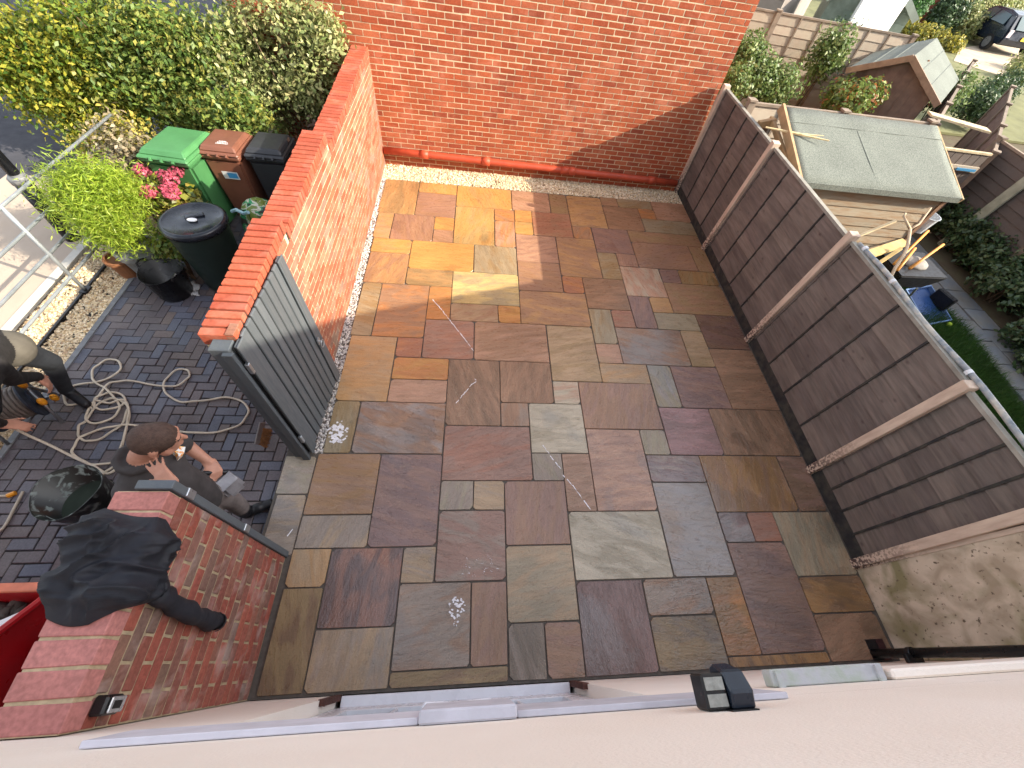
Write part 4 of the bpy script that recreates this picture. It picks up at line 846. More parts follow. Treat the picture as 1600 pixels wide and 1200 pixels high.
main=[(330,1100),(370,960),(420,880),(440,975),(540,965),(570,900),(600,790),(606,720),(580,675),(520,690),(450,680),(440,700),(470,720),(540,715),(590,680),(560,645),(500,645),(450,670),(440,720),(400,690),(320,700),(302,650),(340,610),(440,595),(540,560),(568,520),(550,490),(500,490),(450,520),(432,560),(450,595),(500,625),(560,700),(545,745),(480,782),(420,780),(405,745),(440,690),(500,610),(560,588),(640,590),(760,612),(840,605),(885,570),(885,540),(845,532),(795,560),(768,610),(785,650),(850,685),(940,680),(1060,665),(1130,680),(1165,720),(1150,765),(1100,805),(1000,828),(880,828),(760,805),(640,795),(560,795),(470,815),(390,845),(350,890),(345,930),(400,965),(440,978),(540,968),(600,925)]
def lay(pts):
    P=[c2(x,y) for x,y in pts]; Q=smooth_path(P,6)
    return [q+Vector((0,0,.012*math.sin(i*.37)**2)) for i,q in enumerate(Q)]
mb=MB(); mb.tube(lay(main[5:]),.0105,7); obj('hose',mb,HOSE,hose,smooth=True)
mb=MB(); mb.tube(lay([(552,960),(575,880),(600,780),(604,720),(585,690),(530,670),(470,690),(405,770),(372,800),(370,840),(395,865),(450,865),(520,830),(580,780),(598,720)]),.0105,7); obj('hose_loop',mb,HOSE,hose,smooth=True)
mb=MB(); Q=smooth_path([c2(45,795,.1),c2(120,835,.02),c2(230,885,-.05),c2(350,945),c2(440,985),c2(505,1020),c2(560,985),c2(610,950)],6); mb.tube(Q,.0115,7); obj('hose_run',mb,HOSE,hose,smooth=True)
mb=MB(); mb.tube(lay([(320,1100),(350,1020),(395,880+20),(440,1000),(480,1050),(478,1110),(520,1145),(570,1160)][0:1]+[(460,1200),(480,1150),(500,1100),(478,1060),(490,1020),(540,985),(600,965)]),.0105,7); obj('hose_loop',mb,HOSE,hose,smooth=True)
mb=MB(); mb.tube(lay([(330,1120),(345,1090),(385,960),(425,880)][0:0]+[(330,1300),(350,1240),(400,1120+60),(455,1120),(480,1040)]),.0105,7); obj('hose_tail',mb,HOSE,hose,smooth=True)
# second length at the left edge with brass coupling
hz=thing('hose_end','short hose end with a yellow coupling at the left edge by the cement bucket','hose',at(40,770,-.1))
mb=MB(); mb.tube(smooth_path([at(-20,840,-.085),at(5,825,-.085),at(22,795,-.085),at(36,768,-.085)],6),.011,7); mb.tube(smooth_path([at(-25,775,-.085),at(12,775,-.085)],3),.011,7); obj('hose',mb,HOSE,hz,smooth=True)
YEL=simple('orange_yellow_plastic',(222,148,36),.4,.1,9,0)
mb=MB(); mb.tube([at(12,775,-.085),at(24,770,-.085)],.02,8); obj('coupling',mb,YEL,hz)
# ---- hose reel
rc=at(58,655,-.1); rc=Vector((rc.x,rc.y,-.1)); reel=thing('hose_reel','dark hose reel with yellow knobs and a wound hose at the left edge','hose reel',rc)
ax=Vector((.80,.60,0)).normalized(); up=Vector((0,0,1)); sd=ax.cross(up); C0=rc+Vector((-.02,0,.25))
def disc(mb,c,r,th,n=28): mb.tube([c-ax*th/2,c+ax*th/2],r,n)
NAV2=simple('navy_reel_plastic',(40,48,62),.4,.15,8,.06,60)
for s in (-1,1):
    mb=MB(); disc(mb,C0+ax*.15*s,.19,.02); disc(mb,C0+ax*.165*s,.09,.02); obj('side_disc',mb,NAV2,reel,bevel=.004)
    mb=MB(); mb.tube([C0+ax*.2*s-up*.23+sd*.2,C0+ax*.2*s+up*.16,C0+ax*.2*s-up*.23-sd*.2],.016,8); obj('leg',mb,STEEL,reel,smooth=True)
mb=MB()
for k in range(9): 
    c=C0+ax*(-.13+.0325*k); mb.tube([c+up*(.14*math.cos(a))+sd*(.14*math.sin(a)) for a in np.linspace(0,6.283,25)],.016,6,cap=False)
obj('wound_hose',mb,simple('wound_hose',(108,98,92),.6,.12,20),reel,smooth=True)
mb=MB(); disc(mb,C0,.125,.28); obj('drum',mb,BLACK,reel)
mb=MB(); mb.tube([C0+ax*.2+up*.16,C0+up*.30+ax*.2,C0+up*.30-ax*.2,C0-ax*.2+up*.16],.015,8); obj('carry_handle',mb,NAV2,reel)
for p in (C0+ax*.2+up*.17,C0+ax*.22+up*.02+sd*.12,C0+ax*.21-up*.18-sd*.1):
    mb=MB(); mb.ell(p,(.03,.03,.045),10,8); obj('knob',mb,YEL,reel,smooth=True)
mb=MB(); mb.tube([C0-up*.23+ax*.2-sd*.2,C0-up*.23-ax*.3-sd*.2],.009,6); obj('cross_bar',mb,STEEL,reel)
# ---- hand brush
hb=at(412,690,-.1); br=thing('hand_brush','wooden hand brush with brown bristles propped against the end of the boundary wall','brush',hb)
d_=Vector((.10,.42,.55)).normalized(); 
mb=MB(); a=at(402,694,.02);b=at(410,660,.14); mb.bar(a,b,.055,.022,up=(1,-.5,.4)); obj('handle_block',mb,simple('grey_brush_wood',(112,106,104),.7,.2,20),br,bevel=.004)
mb=MB(); rg=random.Random(3)
for k in range(160):
    t_=rg.random(); p=a.lerp(b,t_*.8); q=p+Vector((.055+rg.uniform(-.012,.03),.0+rg.uniform(-.02,.02),-.055+rg.uniform(-.02,.02))); mb.bar(p,q,.004,.004)
obj('bristles',mb,simple('brown_bristle',(128,86,50),.8,.35,30,0),br,kind=None)
# ---- red skip at the bottom left
REDP=simple('red_skip_paint',(176,24,34),.35,.15,4,.1,50); 
sk=thing('skip','bright red skip with rubble at the bottom left corner','skip',(-3.4,-.3,-.1))
mb=MB(); zt_=.88
S=[(.46,.88),(.12,1.16),(-1.2,1.16)]
xr,xl=-2.36,-4.6
v=[];f=[]
for x,xi in ((xr,-.14),(xl,.25)):
    v+=[(x,y,z) for y,z in S]+[(x+xi,y-.12 if y>0.3 else y,-.05) for y,z in S]
f+=[(0,1,4,3),(1,2,5,4),(6,9,10,7),(7,10,11,8),(0,3,9,6),(2,8,11,5),(3,4,10,9),(4,5,11,10)]
mb.add(v,f); o=obj('shell',mb,REDP,sk); md=o.modifiers.new('t','SOLIDIFY'); md.thickness=.03
mb=MB(); mb.tube([(xr,.46,.885),(xr,.12,1.165),(xr,-1.2,1.165)],.02,8); obj('rim',mb,REDP,sk)
mb=MB(); mb.b2((-4.62,.44,zt_-.01),(-2.37,.49,zt_+.025)); obj('rim',mb,simple('orange_worn_rim',(196,112,84),.5,.25,10),sk,bevel=.006)
for y in (-.9,-.35,.16):
    mb=MB(); mb.hexa([(-2.44,y-.04,0),(-2.44,y+.04,0),(-2.47,y+.04,0),(-2.47,y-.04,0),(-2.30,y-.04,.84),(-2.30,y+.04,.84),(-2.34,y+.04,.84),(-2.34,y-.04,.84)]); obj('rib',mb,REDP,sk)
mb=MB(); mb.b2((-2.40,-.02,.62),(-2.335,.06,.74)); obj('lifting_slot',mb,BLACK,sk)
RUB=simple('rubble',(104,98,92),.95,.35,14,.5,40,rgb2=(76,72,68)); stones('rubble',[(-4.5,-1.1),(-2.46,-1.1),(-2.46,.40),(-4.5,.40)],420,.05,.68,RUB,8,parent=sk)
mb=MB(); mb.b2((-4.5,-1.1,.55),(-2.44,.38,.68)); obj('fill',mb,RUB,sk)
pl_=thing('white_board','white offcut board lying on the rubble in the skip','board',(-2.4,.2,.75)); mb=MB(); mb.bar((-3.1,.02,.77),(-2.5,.33,.79),.09,.02); obj('board',mb,WH,pl_)
# ================================================================= PEOPLE
SKIN=simple('skin',(190,138,116),.5,.08,30,.08,120,spec=.35); HAIR=simple('cropped_brown_hair',(74,56,48),.8,.25,60,.5,180)
SWEAT=simple('charcoal_sweatshirt',(66,62,62),.9,.22,9,.35,40); TROU=simple('grey_work_trousers',(122,114,112),.9,.2,10,.4,40); BOOT=simple('black_boot',(26,26,30),.5,.2,12,.15,50)
def figure(name,label,base,prims,voxel,mats,smooth_it=2):
    """prims: (p0,p1,r0,r1,class); one voxel-remeshed continuous body, faces coloured by the nearest limb"""
    mb=MB()
    for p0,p1,ra,rb,cl in prims:
        p0=Vector(p0);p1=Vector(p1); mb.ell(p0,(ra,ra,ra),14,10); mb.ell(p1,(rb,rb,rb),14,10)
        if (p1-p0).length>1e-4: mb.tube([p0,p1],[ra,rb],14)
    tmp=obj('tmp',mb,SKIN); md=tmp.modifiers.new('r','REMESH'); md.mode='VOXEL'; md.voxel_size=voxel
    ms=tmp.modifiers.new('s','SMOOTH'); ms.iterations=smooth_it; ms.factor=.5
    dg=bpy.context.evaluated_depsgraph_get(); me=bpy.data.meshes.new_from_object(tmp.evaluated_get(dg)); bpy.data.objects.remove(tmp)
    me.name='body'; me.materials.clear()
    for m_ in mats: me.materials.append(m_)
    C=np.array([v.center[:] for v in me.polygons]); best=np.full(len(C),1e9); cls=np.zeros(len(C),int)
    for p0,p1,ra,rb,cl in prims:
        a=np.array(p0[:]);b=np.array(p1[:]); d=b-a; L=max(1e-9,(d*d).sum()); t_=np.clip(((C-a)@d)/L,0,1)
        ds=np.linalg.norm(C-(a+t_[:,None]*d),axis=1)-(ra+(rb-ra)*t_); q=ds<best; best[q]=ds[q]; cls[q]=cl
    me.polygons.foreach_set('material_index',cls.astype(np.int32)); me.polygons.foreach_set('use_smooth',np.ones(len(C),bool)); me.update()
    rt=thing(name,label,'person',base); link('body',me,rt); return rt
def hand(prims,wr,pd,side,nrm,curl,sc=1.0,cl=0,spread=.16,thumb=1):
    """wrist, palm direction, across direction (index to little), palm normal (fingers curl towards it)"""
    pd=pd.normalized(); side=side.normalized(); nrm=nrm.normalized()
    for k in range(4):
        a=wr+side*(-.026+.0175*k)*sc; b=wr+pd*.085*sc+side*(-.030+.020*k)*sc
        prims.append((a,b,.017*sc,.0125*sc,cl))
        L=(.042,.047,.044,.034)[k]*sc; d=(pd+side*spread*(k-1.4)*.7).normalized(); p=b; cu=curl[k]; rr=.0092*sc
        for s in range(3):
            ang=cu*(s+1)*.6; dd=(d*math.cos(ang)+nrm*math.sin(ang)).normalized(); q=p+dd*L*(1,.72,.55)[s]; prims.append((p,q,rr,rr*.9,cl)); p=q; rr*=.92
    t0=wr+pd*.03*sc-side*.03*sc; t1=t0+(pd*.6-side*.75*thumb+nrm*.25).normalized()*.045*sc; t2=t1+(pd*.85-side*.4*thumb+nrm*.2).normalized()*.035*sc
    prims.append((t0,t1,.0145*sc,.0115*sc,cl)); prims.append((t1,t2,.0115*sc,.0095*sc,cl))
def head(prims,c,face,up,sc=1.0):
    face=face.normalized(); sd=up.cross(face).normalized(); up=face.cross(sd)
    P=lambda f,u,s:c+(face*f+up*u+sd*s)*sc
    prims += [(P(-.025,.03,0),P(.02,.035,0),.083*sc,.078*sc,3),(P(-.03,.02,.0),P(-.01,.0,0),.08*sc,.074*sc,3)]
    prims += [(P(.045,.012,0),P(.05,-.045,0),.058*sc,.05*sc,0),(P(.05,-.07,-.012),P(.05,-.07,.012),.036*sc,.036*sc,0),(P(.03,-.055,-.035),P(.03,-.055,.035),.038*sc,.038*sc,0)]
    prims += [(P(.099,.012,0),P(.118,-.025,0),.009*sc,.014*sc,0),(P(.088,.032,-.03),P(.088,.032,.03),.016*sc,.016*sc,0),(P(.098,-.052,-.016),P(.098,-.052,.016),.009*sc,.009*sc,0)]
    for s in (-1,1):
        prims += [(P(-.012,.012,.077*s),P(-.02,-.03,.074*s),.016*sc,.012*sc,0),(P(-.022,.02,.082*s),P(-.026,-.01,.084*s),.011*sc,.009*sc,0)]
    return P
# ---- man leaning on the end of the short wall
hc=at(243,688,1.50); face=Vector((.80,.42,-.28)); upv=Vector((.20,-.02,1)).normalized()
pr=[]; Ph=head(pr,hc,face,upv,1.08)
nb=at(214,716,1.37); nk=nb+Vector((.03,0,.03)); pr.append((Ph(-.03,-.05,0),nb+Vector((.02,.01,.0)),.060,.064,0))
ch=at(262,750,1.18); be=at(292,765,.98); hp=at(312,780,.83)
rs=at(203,768,1.26); ls=at(262,705,1.27)
pr+=[(nb-Vector((0,0,.075)),ch,.105,.135,1),(ch,be,.138,.135,1),(be,hp,.132,.128,1),(rs,nb-Vector((0,0,.06)),.078,.085,1),(ls,nb-Vector((0,0,.06)),.075,.085,1),(rs,ch,.08,.12,1),(ls,ch,.078,.12,1)]
# bunched hood and collar
for k in range(9):
    a=2*math.pi*k/9; b=2*math.pi*(k+1)/9; f=lambda q:nb+Vector((.088*math.cos(q),.088*math.sin(q),.005-.02*math.cos(q)))
    pr.append((f(a),f(b),.022,.022,1))
el=at(262,792,1.16); wr=at(268,757,1.40)
pr+=[(rs,el,.066,.055,1),(el,el.lerp(wr,.45),.052,.044,1),(el.lerp(wr,.45),wr,.042,.029,0)]
ch_=Ph(.045,-.055,-.085); pdv=(Ph(.01,-.02,-.09)-wr)
pdv=at(236,722,1.45)-wr; sdv=at(256,718,1.45)-at(228,736,1.42)
hand(pr,wr,pdv,sdv-pdv*(sdv.dot(pdv)/pdv.dot(pdv)),Vector((.3,.6,.1)),(.08,.12,.2,.3),1.0,spread=.10)
e2=at(288,694,1.06); w2=at(327,722,.93)
pr+=[(ls,e2,.064,.052,1),(e2,e2.lerp(w2,.12),.05,.044,1),(e2.lerp(w2,.12),w2,.045,.030,0)]
hand(pr,w2,Vector((.45,-.55,-.35)),Vector((.5,.5,-.3)),Vector((-.5,-.3,-.3)),(1.1,1.15,1.2,1.2),1.0,thumb=.6)
k1=at(362,782,.42); a1=at(384,800,-.01); k2=at(338,812,.44); a2=at(352,838,0)
pr+=[(hp+Vector((.02,.05,-.02)),k1,.092,.07,2),(k1,k1.lerp(a1,.6),.072,.066,2),(k1.lerp(a1,.6),a1+Vector((0,0,.03)),.064,.06,4),(hp+Vector((.0,-.06,-.02)),k2,.092,.07,2),(k2,a2,.07,.06,2)]
t1=at(424,787,-.065); pr+=[(a1+Vector((0,0,-.03)),a1.lerp(t1,.5)+Vector((0,0,-.0)),.05,.048,4),(a1.lerp(t1,.4)+Vector((0,0,-.012)),t1+Vector((0,0,.012)),.045,.040,4),(a2,a2+Vector((.16,.02,-.05)),.05,.04,4)]
man=figure('person','person in a charcoal sweatshirt leaning on the short wall, hand held to the cheek',at(330,800,-.1),pr,.0085,[SKIN,SWEAT,TROU,HAIR,BOOT])
EYE=simple('eye_dark',(30,26,24),.2,.05,5,0)
for s in (-1,1):
    mb=MB(); mb.ell(Ph(.086,.008,.03*s),(.009,.009,.007),8,6); obj('eye',mb,EYE,man)
mb=MB(); 
for s in (-1,1): mb.tube([Ph(.100,.028,.014*s),Ph(.101,.032,.03*s),Ph(.09,.028,.046*s)],.005,5)
obj('eyebrow',mb,HAIR,man)
def printm():
    t=NT('chest_print'); n=t.noise(48,3,dist=1); t.set(col=t.ramp(n,[(.4,lin((226,226,222))),(.5,lin((232,140,40))),(.58,lin((240,200,110))),(.68,lin((60,54,50)))],'CONSTANT'),rough=.8); return t.mat
cpos=at(279,707,1.30); nn=Vector((.55,.25,.75)).normalized(); xx=Vector((0,1,0)).cross(nn).normalized(); yy=nn.cross(xx)
mb=MB(); q=[(-.022,.03),(.02,.036),(.026,-.01),(.012,-.045),(-.004,-.02),(-.028,-.012)]
mb.add([cpos+xx*a+yy*b+nn*.02 for a,b in q]+[cpos+xx*a+yy*b-nn*.02 for a,b in q],[tuple(range(6))]+[(k,6+k,6+(k+1)%6,(k+1)%6) for k in range(6)]); obj('chest_print',mb,printm(),man)
# holster pocket and belt on the trousers
mb=MB(); pk=at(352,752,.80); ax_=Vector((.55,-.35,-.65)).normalized(); 
zx=ax_; yx=Vector((.5,.75,0)).normalized(); yx=(yx-zx*yx.dot(zx)).normalized(); xx2=yx.cross(zx); MP=Matrix((xx2,yx,zx)).transposed()
mb.box(pk+zx*.03,(.055,.135,.18),M=MP); tpk=obj('tool_pocket',mb,simple('worn_grey_canvas',(118,114,116),.9,.3,14,.5,30),man,bevel=.022)
mb=MB(); mb.box(pk+xx2*(-.031 if xx2.z<0 else .031)+zx*.0,(.012,.125,.08),M=MP); obj('pocket_flap',mb,simple('pale_canvas_flap',(150,150,156),.85,.25,14,.4,30),tpk,bevel=.005)
tool=thing('torch','short black tube held in the leaning person left hand','tool',at(336,742,.95)); tool['label']='short black tube gripped in the leaning person\'s lowered hand'
tp_=w2+Vector((.045,-.055,-.045)); mb=MB(); mb.tube([tp_+Vector((-.05,-.03,.05)),tp_+Vector((.04,.02,-.05))],.017,12); obj('tube',mb,BLACK,tool,smooth=False)
# ---- second worker, bending to the reel at the left edge
JACK=simple('beige_fleece',(92,88,80),.95,.12,14,.3,50); DKT=simple('dark_wet_trousers',(44,48,54),.75,.25,8,.3,40); BLKT=simple('black_top',(40,38,38),.9,.15,9,.3,40)
pr=[]
ft=at(120,622,-.03); kn=at(78,565,.46); hp2=at(14,545,.84); sh=at(-58,590,1.15); 
ft2=at(45,640,-.03)
pr+=[(ft+Vector((-.07,.05,.03)),ft+Vector((.10,-.06,-.015)),.05,.042,4),(kn,ft+Vector((-.07,.05,.07)),.075,.055,2),(hp2,kn,.115,.08,2),
     (hp2+Vector((-.1,-.2,0)),at(-20,640,.45),.11,.08,2),(at(-20,640,.45),at(-30,700,0),.075,.055,2),
     (hp2,hp2+Vector((-.12,-.12,.08)),.15,.15,5),(hp2+Vector((-.08,-.04,.07)),sh,.16,.17,1)]
s1=sh+Vector((.10,.12,0)); s2=sh+Vector((.05,-.22,0)); 
e1=at(18,592,.78); w1=at(58,588,.52); pr+=[(s1,e1,.075,.06,1),(e1,w1,.058,.04,1)]
hand(pr,w1,Vector((.25,-.15,-.85)),Vector((.3,-.7,0)),Vector((-.5,-.2,-.3)),(.7,.75,.8,.9),1.1)
e3=at(-40,650,.75); w3=at(2,662,.40); pr+=[(s2,e3,.072,.055,1),(e3,w3,.05,.036,1)]
hand(pr,w3,Vector((.7,.1,-.35)),Vector((.1,-.8,.1)),Vector((-.2,.0,-.9)),(.8,.85,.9,1.0),1.1)
pr.append((sh+Vector((-.1,-.05,.05)),sh+Vector((-.22,-.08,-.02)),.06,.06,0))
pr2=[]; head(pr2,sh+Vector((-.31,-.1,-.08)),Vector((-.5,-.2,-.8)),Vector((-.75,-.3,.5)),1.0); pr+=pr2
man2=figure('person','person in dark trousers and beige fleece bending over the hose reel at the left edge',ft,pr,.012,[SKIN,BLKT,DKT,HAIR,BOOT,JACK])
# ---- coat thrown over the short wall
COATM=simple('black_coat_cloth',(32,34,42),.7,.25,7,.5,45)
coat=thing('coat','crumpled black coat thrown over the short brick wall','coat',(XF-.1,.4,ZF))
def wallpt(u,off):  # u: metres across the wall top from the outer edge, falling down the inner face
    w_=.235
    if u<0: p=Vector((XF-.235-.0,0,ZF+u)); n=Vector((-1,0,0)); 
    elif u<w_: p=Vector((XF-.235+u,0,ZF)); n=Vector((0,0,1))
    else: p=Vector((XF,0,ZF-(u-w_))); n=Vector((1,0,0))
    # round the corner
    for uc,na,nb2 in ((0,Vector((-1,0,0)),Vector((0,0,1))),(w_,Vector((0,0,1)),Vector((1,0,0)))):
        t_=(u-uc)/.05
        if abs(t_)<1: n=na.lerp(nb2,(t_+1)/2).normalized()
    return p+n*off
outer=lambda v:-.05-.05*math.sin(v*9)
from mathutils import noise as mn
NU,NV=96,80; mb=MB(); V=[]
vlo,vhi=.245,.70
def edge(v):   # how far the coat hangs down the inner face at wall position v (0..1)
    pts=[(0,.17),(.12,.25),(.25,.46),(.4,.52),(.55,.44),(.7,.47),(.85,.42),(1,.28)]
    for (a,x),(b,y) in zip(pts[:-1],pts[1:]):
        if a<=v<=b: return x+(y-x)*(v-a)/(b-a)
    return .2
for i in range(NU):
    for j in range(NV):
        vv=j/(NV-1); uu=i/(NU-1); lo=-.16-.05*math.sin(vv*8); u=lo+(edge(vv)-lo)*uu
        y=vlo+(vhi-vlo)*vv+.025*math.sin(uu*5+1)-.06*(uu-.3)
        n=mn.noise(Vector((u*5+vv*2,y*6,1)))*.5+.5; fo=abs(math.sin((u*6+y*15)+3*mn.noise(Vector((u*3,y*3,4)))))
        rid=abs(mn.noise(Vector((u*4+1.7,y*7-u*9,2.3))))
        q3=Vector((u*7+y*4,y*10-u*5,6.1)); r2=1-abs(mn.noise(q3))*2; r3=1-abs(mn.noise(Vector((u*15-y*9,y*17+u*6,9.4))))*2
        off=.012+.055*n+.03*fo*math.sin(math.pi*min(1,max(0,uu)))+.05*max(0,.35-rid)+.034*max(0,r2)**3+.012*max(0,r3)**2
        off=.012+(off-.012)*min(1,5*uu,5*(1-uu),5*vv,5*(1-vv))
        p=wallpt(u,off); V.append((p.x,y,p.z))
F=[(i*NV+j,(i+1)*NV+j,(i+1)*NV+j+1,i*NV+j+1) for i in range(NU-1) for j in range(NV-1)]
mb.add(V,F); o=obj('cloth',mb,COATM,coat,smooth=True); md=o.modifiers.new('t','SOLIDIFY'); md.thickness=.006; md.offset=-1
s0=atp(250,930,0,XF+.03); s1_=atp(338,972,0,XF+.04); s2_=atp(300,960,0,XF+.045)
mb=MB(); pts=smooth_path([s0+Vector((0,.02,.05)),s0,s2_,s1_],6); mb.tube([q+Vector((0,.006*math.sin(k*1.9),.005*math.cos(k*2.3))) for k,q in enumerate(pts)],[.046+.004*math.sin(k*1.3)+.005*math.sin(k*2.9) for k in range(len(pts))],14); obj('sleeve',mb,COATM,coat,smooth=True)
mb=MB(); d=(pts[-1]-pts[-3]).normalized(); mb.tube([pts[-1]-d*.015,pts[-1]+d*.012],[.052,.05],14,cap=False); obj('cuff',mb,COATM,coat)
# ================================================================= NEIGHBOURS' GARDENS ON THE RIGHT
GRASSG=simple('lawn_soil',(52,66,34),.95,.25,4,.3,40)
mb=MB(); mb.b2((3.95,-.2,-.25),(7.56,5.6,-.04)); obj('lawn',mb,GRASSG,kind='structure')
GRM=leaf_mat('grass_blade',[(54,92,36),(66,104,42),(44,78,32),(84,112,52),(60,86,36)],.3)
def grass(name,x0,x1,y0,y1,n,h,z,seed,keep=None):
    rg=np.random.RandomState(seed); p=rg.rand(n,2)*[x1-x0,y1-y0]+[x0,y0]
    if keep is not None: p=p[keep(p)]
    n=len(p); a=rg.rand(n)*6.28; wd=.006; hh=h*(.5+rg.rand(n)); ln=rg.randn(n,2)*h*.55
    V=np.zeros((n,3,3)); V[:,0,0]=p[:,0]-np.cos(a)*wd; V[:,0,1]=p[:,1]-np.sin(a)*wd; V[:,1,0]=p[:,0]+np.cos(a)*wd; V[:,1,1]=p[:,1]+np.sin(a)*wd
    V[:,2,:2]=p+ln; V[:,:2,2]=z; V[:,2,2]=z+hh
    return link(name,npmesh(name,V.reshape(-1,3),np.arange(3*n).reshape(-1,3),GRM),kind='stuff')
pe=lambda y:7.50+.12*np.clip((y-2.2)/3,0,1)+.10*np.sin(y*2.1)
grass('grass',4.9,7.8,1.6,5.4,66000,.11,-.05,3,keep=lambda p:p[:,0]<pe(p[:,1]))
# path of old slabs
FLAG=simple('old_flagstone',(126,124,118),.8,.25,4,.3,50,rgb2=(104,108,112))
mb=MB(); mb.b2((7.52,-.2,-.2),(8.43,6.6,-.05)); path=obj('garden_path',mb,simple('path_bed',(74,74,64),.95,.3,8),kind='structure')
y=-.1
while y<6.3:
    for x0,x1 in ((7.58,7.99),(8.0,8.41)):
        L=.44; mb=MB(); yy=y+(.2 if x0<7.7 else 0); t_=random.uniform(-.012,.012)
        mb.hexa([(x0+.01*random.random(),yy,-.08),(x1,yy,-.08),(x1,yy+L,-.08),(x0,yy+L,-.08),(x0+.004,yy,-.02+t_),(x1,yy,-.02-t_),(x1-.004,yy+L,-.02),(x0,yy+L,-.02+t_)]); obj('flagstone',mb,FLAG,path,bevel=.006)
    y+=.455
mb=MB(); mb.b2((8.41,-.2,-.2),(9.0,6.6,-.02)); obj('flower_bed',mb,SOIL,kind='structure')
DG=leaf_mat('dark_glossy_leaf',[(66,88,56),(56,78,50),(82,104,62),(100,112,72)],.15,rough=.35)
for k,(px,py,z,r) in enumerate(((1582,450,.3,.5),(1625,520,.25,.42),(1545,398,.3,.38),(1518,365,.35,.38),(1490,342,.3,.32),(1650,570,.2,.36))):
    c=at(px,py,z); lab=('broad dark leaved shrub in the shaded bed beside the garden path','dark shrub at the right picture edge beside the bluish path slabs','small dark shrub with lighter leaves at the upper end of the path','dark bushy plant in front of the grey panel fence','dark plant close to the shed corner by the wheelbarrow','low dark plant at the right edge furthest down the path')[k]
    shrub('garden_shrub',lab,'shrub',(c.x,c.y,-.1),[tuple(c),(c.x+.25,c.y+.2,z+.15)],[(r,r,.36),(r*.7,r*.7,.35)],[2000,1300],.08,DG,60+k,shell=.25,gap=1.7)
# blue tray and dark crate on the grass
tc=at(1438,482,.0); tr_=thing('water_tray','shallow blue tray leaning in the long grass behind the fence','tray',tc)
BLUE=simple('blue_tray_plastic',(52,84,138),.35,.15,8,.1,50)
M=Matrix.Rotation(.25,3,'Z')@Matrix.Rotation(.28,3,'X')
def lb(mb,c,a,d): mb.box(Vector(c)+M@Vector(a),d,M=M)
mb=MB(); lb(mb,tc,(0,0,.06),(.56,.62,.02)); obj('base',mb,BLUE,tr_)
mb=MB()
for a,d in (((.285,0,.09),(.02,.64,.07)),((-.285,0,.09),(.02,.64,.07)),((0,.31,.09),(.55,.02,.07)),((0,-.31,.09),(.55,.02,.07))): lb(mb,tc,a,d)
obj('rim',mb,simple('light_blue_rim',(112,142,186),.35,.1,8,0),tr_)
bx=at(1464,480,.05); cr=thing('dark_crate','small black crate standing behind the blue tray','crate',bx); mb=MB(); mb.box(bx+Vector((0,.05,.12)),(.10,.30,.22),rz=.25); obj('crate',mb,BLACK,cr,bevel=.015)
bl_=at(1483,507,.03); ball=thing('ball','small lime tennis ball lying in the grass','ball',bl_); mb=MB(); mb.ell(bl_,(.035,.035,.035),12,8); obj('ball',mb,simple('lime_felt',(170,196,60),.9,.1,30),ball,smooth=True)
# ---- felt roofed shed
PLK=simple('bleached_plank',(172,160,140),.8,.25,7,.35,50,stretch=(.5,3,3),rgb2=(142,120,96)); BRNW=simple('brown_timber',(128,98,76),.8,.25,9,.25,50)
FELT=NT('green_mineral_felt'); t=FELT; c=t.mix(t.g(t.noise(90,4),.4,.6),lin((92,98,91)),lin((122,127,119))); c=t.mix(1,c,gray(t,t.g(t.noise(2.2,3),.3,.7,.88,1.08)),'MULTIPLY'); t.set(col=c,rough=.92,normal=t.bump(t.noise(160,3),.5,.004)); FELT=t.mat
PALEW0=simple('pale_barge_board',(176,148,112),.8,.2,9,.2,50)
shed=thing('garden_shed','low timber shed with sunlit plank front and green felt roof behind the brown fence','shed',(5.3,5.4,-.1))
sx0,sx1,sy0,sy1,ze,zr=4.10,6.48,4.86,6.02,1.50,1.90
zz=-.1
while zz<1.42:
    mb=MB(); mb.hexa([(sx0+.1,sy0+.085,zz),(sx1-.12,sy0+.085,zz),(sx1-.12,sy0+.11,zz),(sx0+.1,sy0+.11,zz),(sx0+.1,sy0+.098,zz+.128),(sx1-.12,sy0+.098,zz+.128),(sx1-.12,sy0+.11,zz+.128),(sx0+.1,sy0+.11,zz+.128)]); obj('plank',mb,PLK,shed); zz+=.13
mb=MB(); mb.b2((sx0+.1,sy0+.112,-.1),(sx1-.13,sy1-.05,1.44)); obj('wall',mb,BRNW,shed)
mb=MB(); mb.b2((sx1-.125,sy0+.07,-.1),(sx1-.07,sy0+.13,1.45)); mb.b2((sx1-.128,sy0+.131,-.1),(sx1-.10,sy1-.04,1.5)); obj('corner_post',mb,BRNW,shed)
mb=MB(); N=20; V=[]
for i in range(N+1):
    for j in range(9):
        x=sx0+(sx1-sx0)*i/N; v=j/8; y=sy0+(sy1-sy0)*v; z=ze+(zr-ze)*v+.004*math.sin(x*9+v*5)+.012*math.exp(-((x-5.2-.12*(1-v))/.02)**2)*(v<.8)
        V.append((x,y,z))
mb.add(V,[(i*9+j,(i+1)*9+j,(i+1)*9+j+1,i*9+j+1) for i in range(N) for j in range(8)])
rf=obj('roof',mb,FELT,shed,smooth=True); md=rf.modifiers.new('t','SOLIDIFY'); md.thickness=.03; md.offset=-1
mb=MB(); mb.bar((sx0,sy0-.004,ze-.03),(sx1,sy0-.004,ze-.03),.012,.07,up=(0,0,1)); obj('roof_edge',mb,FELT,rf)
mb=MB(); mb.bar((5.245,sy0+.03,ze+.008),(5.15,sy1-.25,zr-.088),.04,.008); mb.bar((sx0+.01,sy1-.24,zr-.082),(sx1-.01,sy1-.24,zr-.082),.01,.006); obj('felt_seam',mb,FELT,rf)
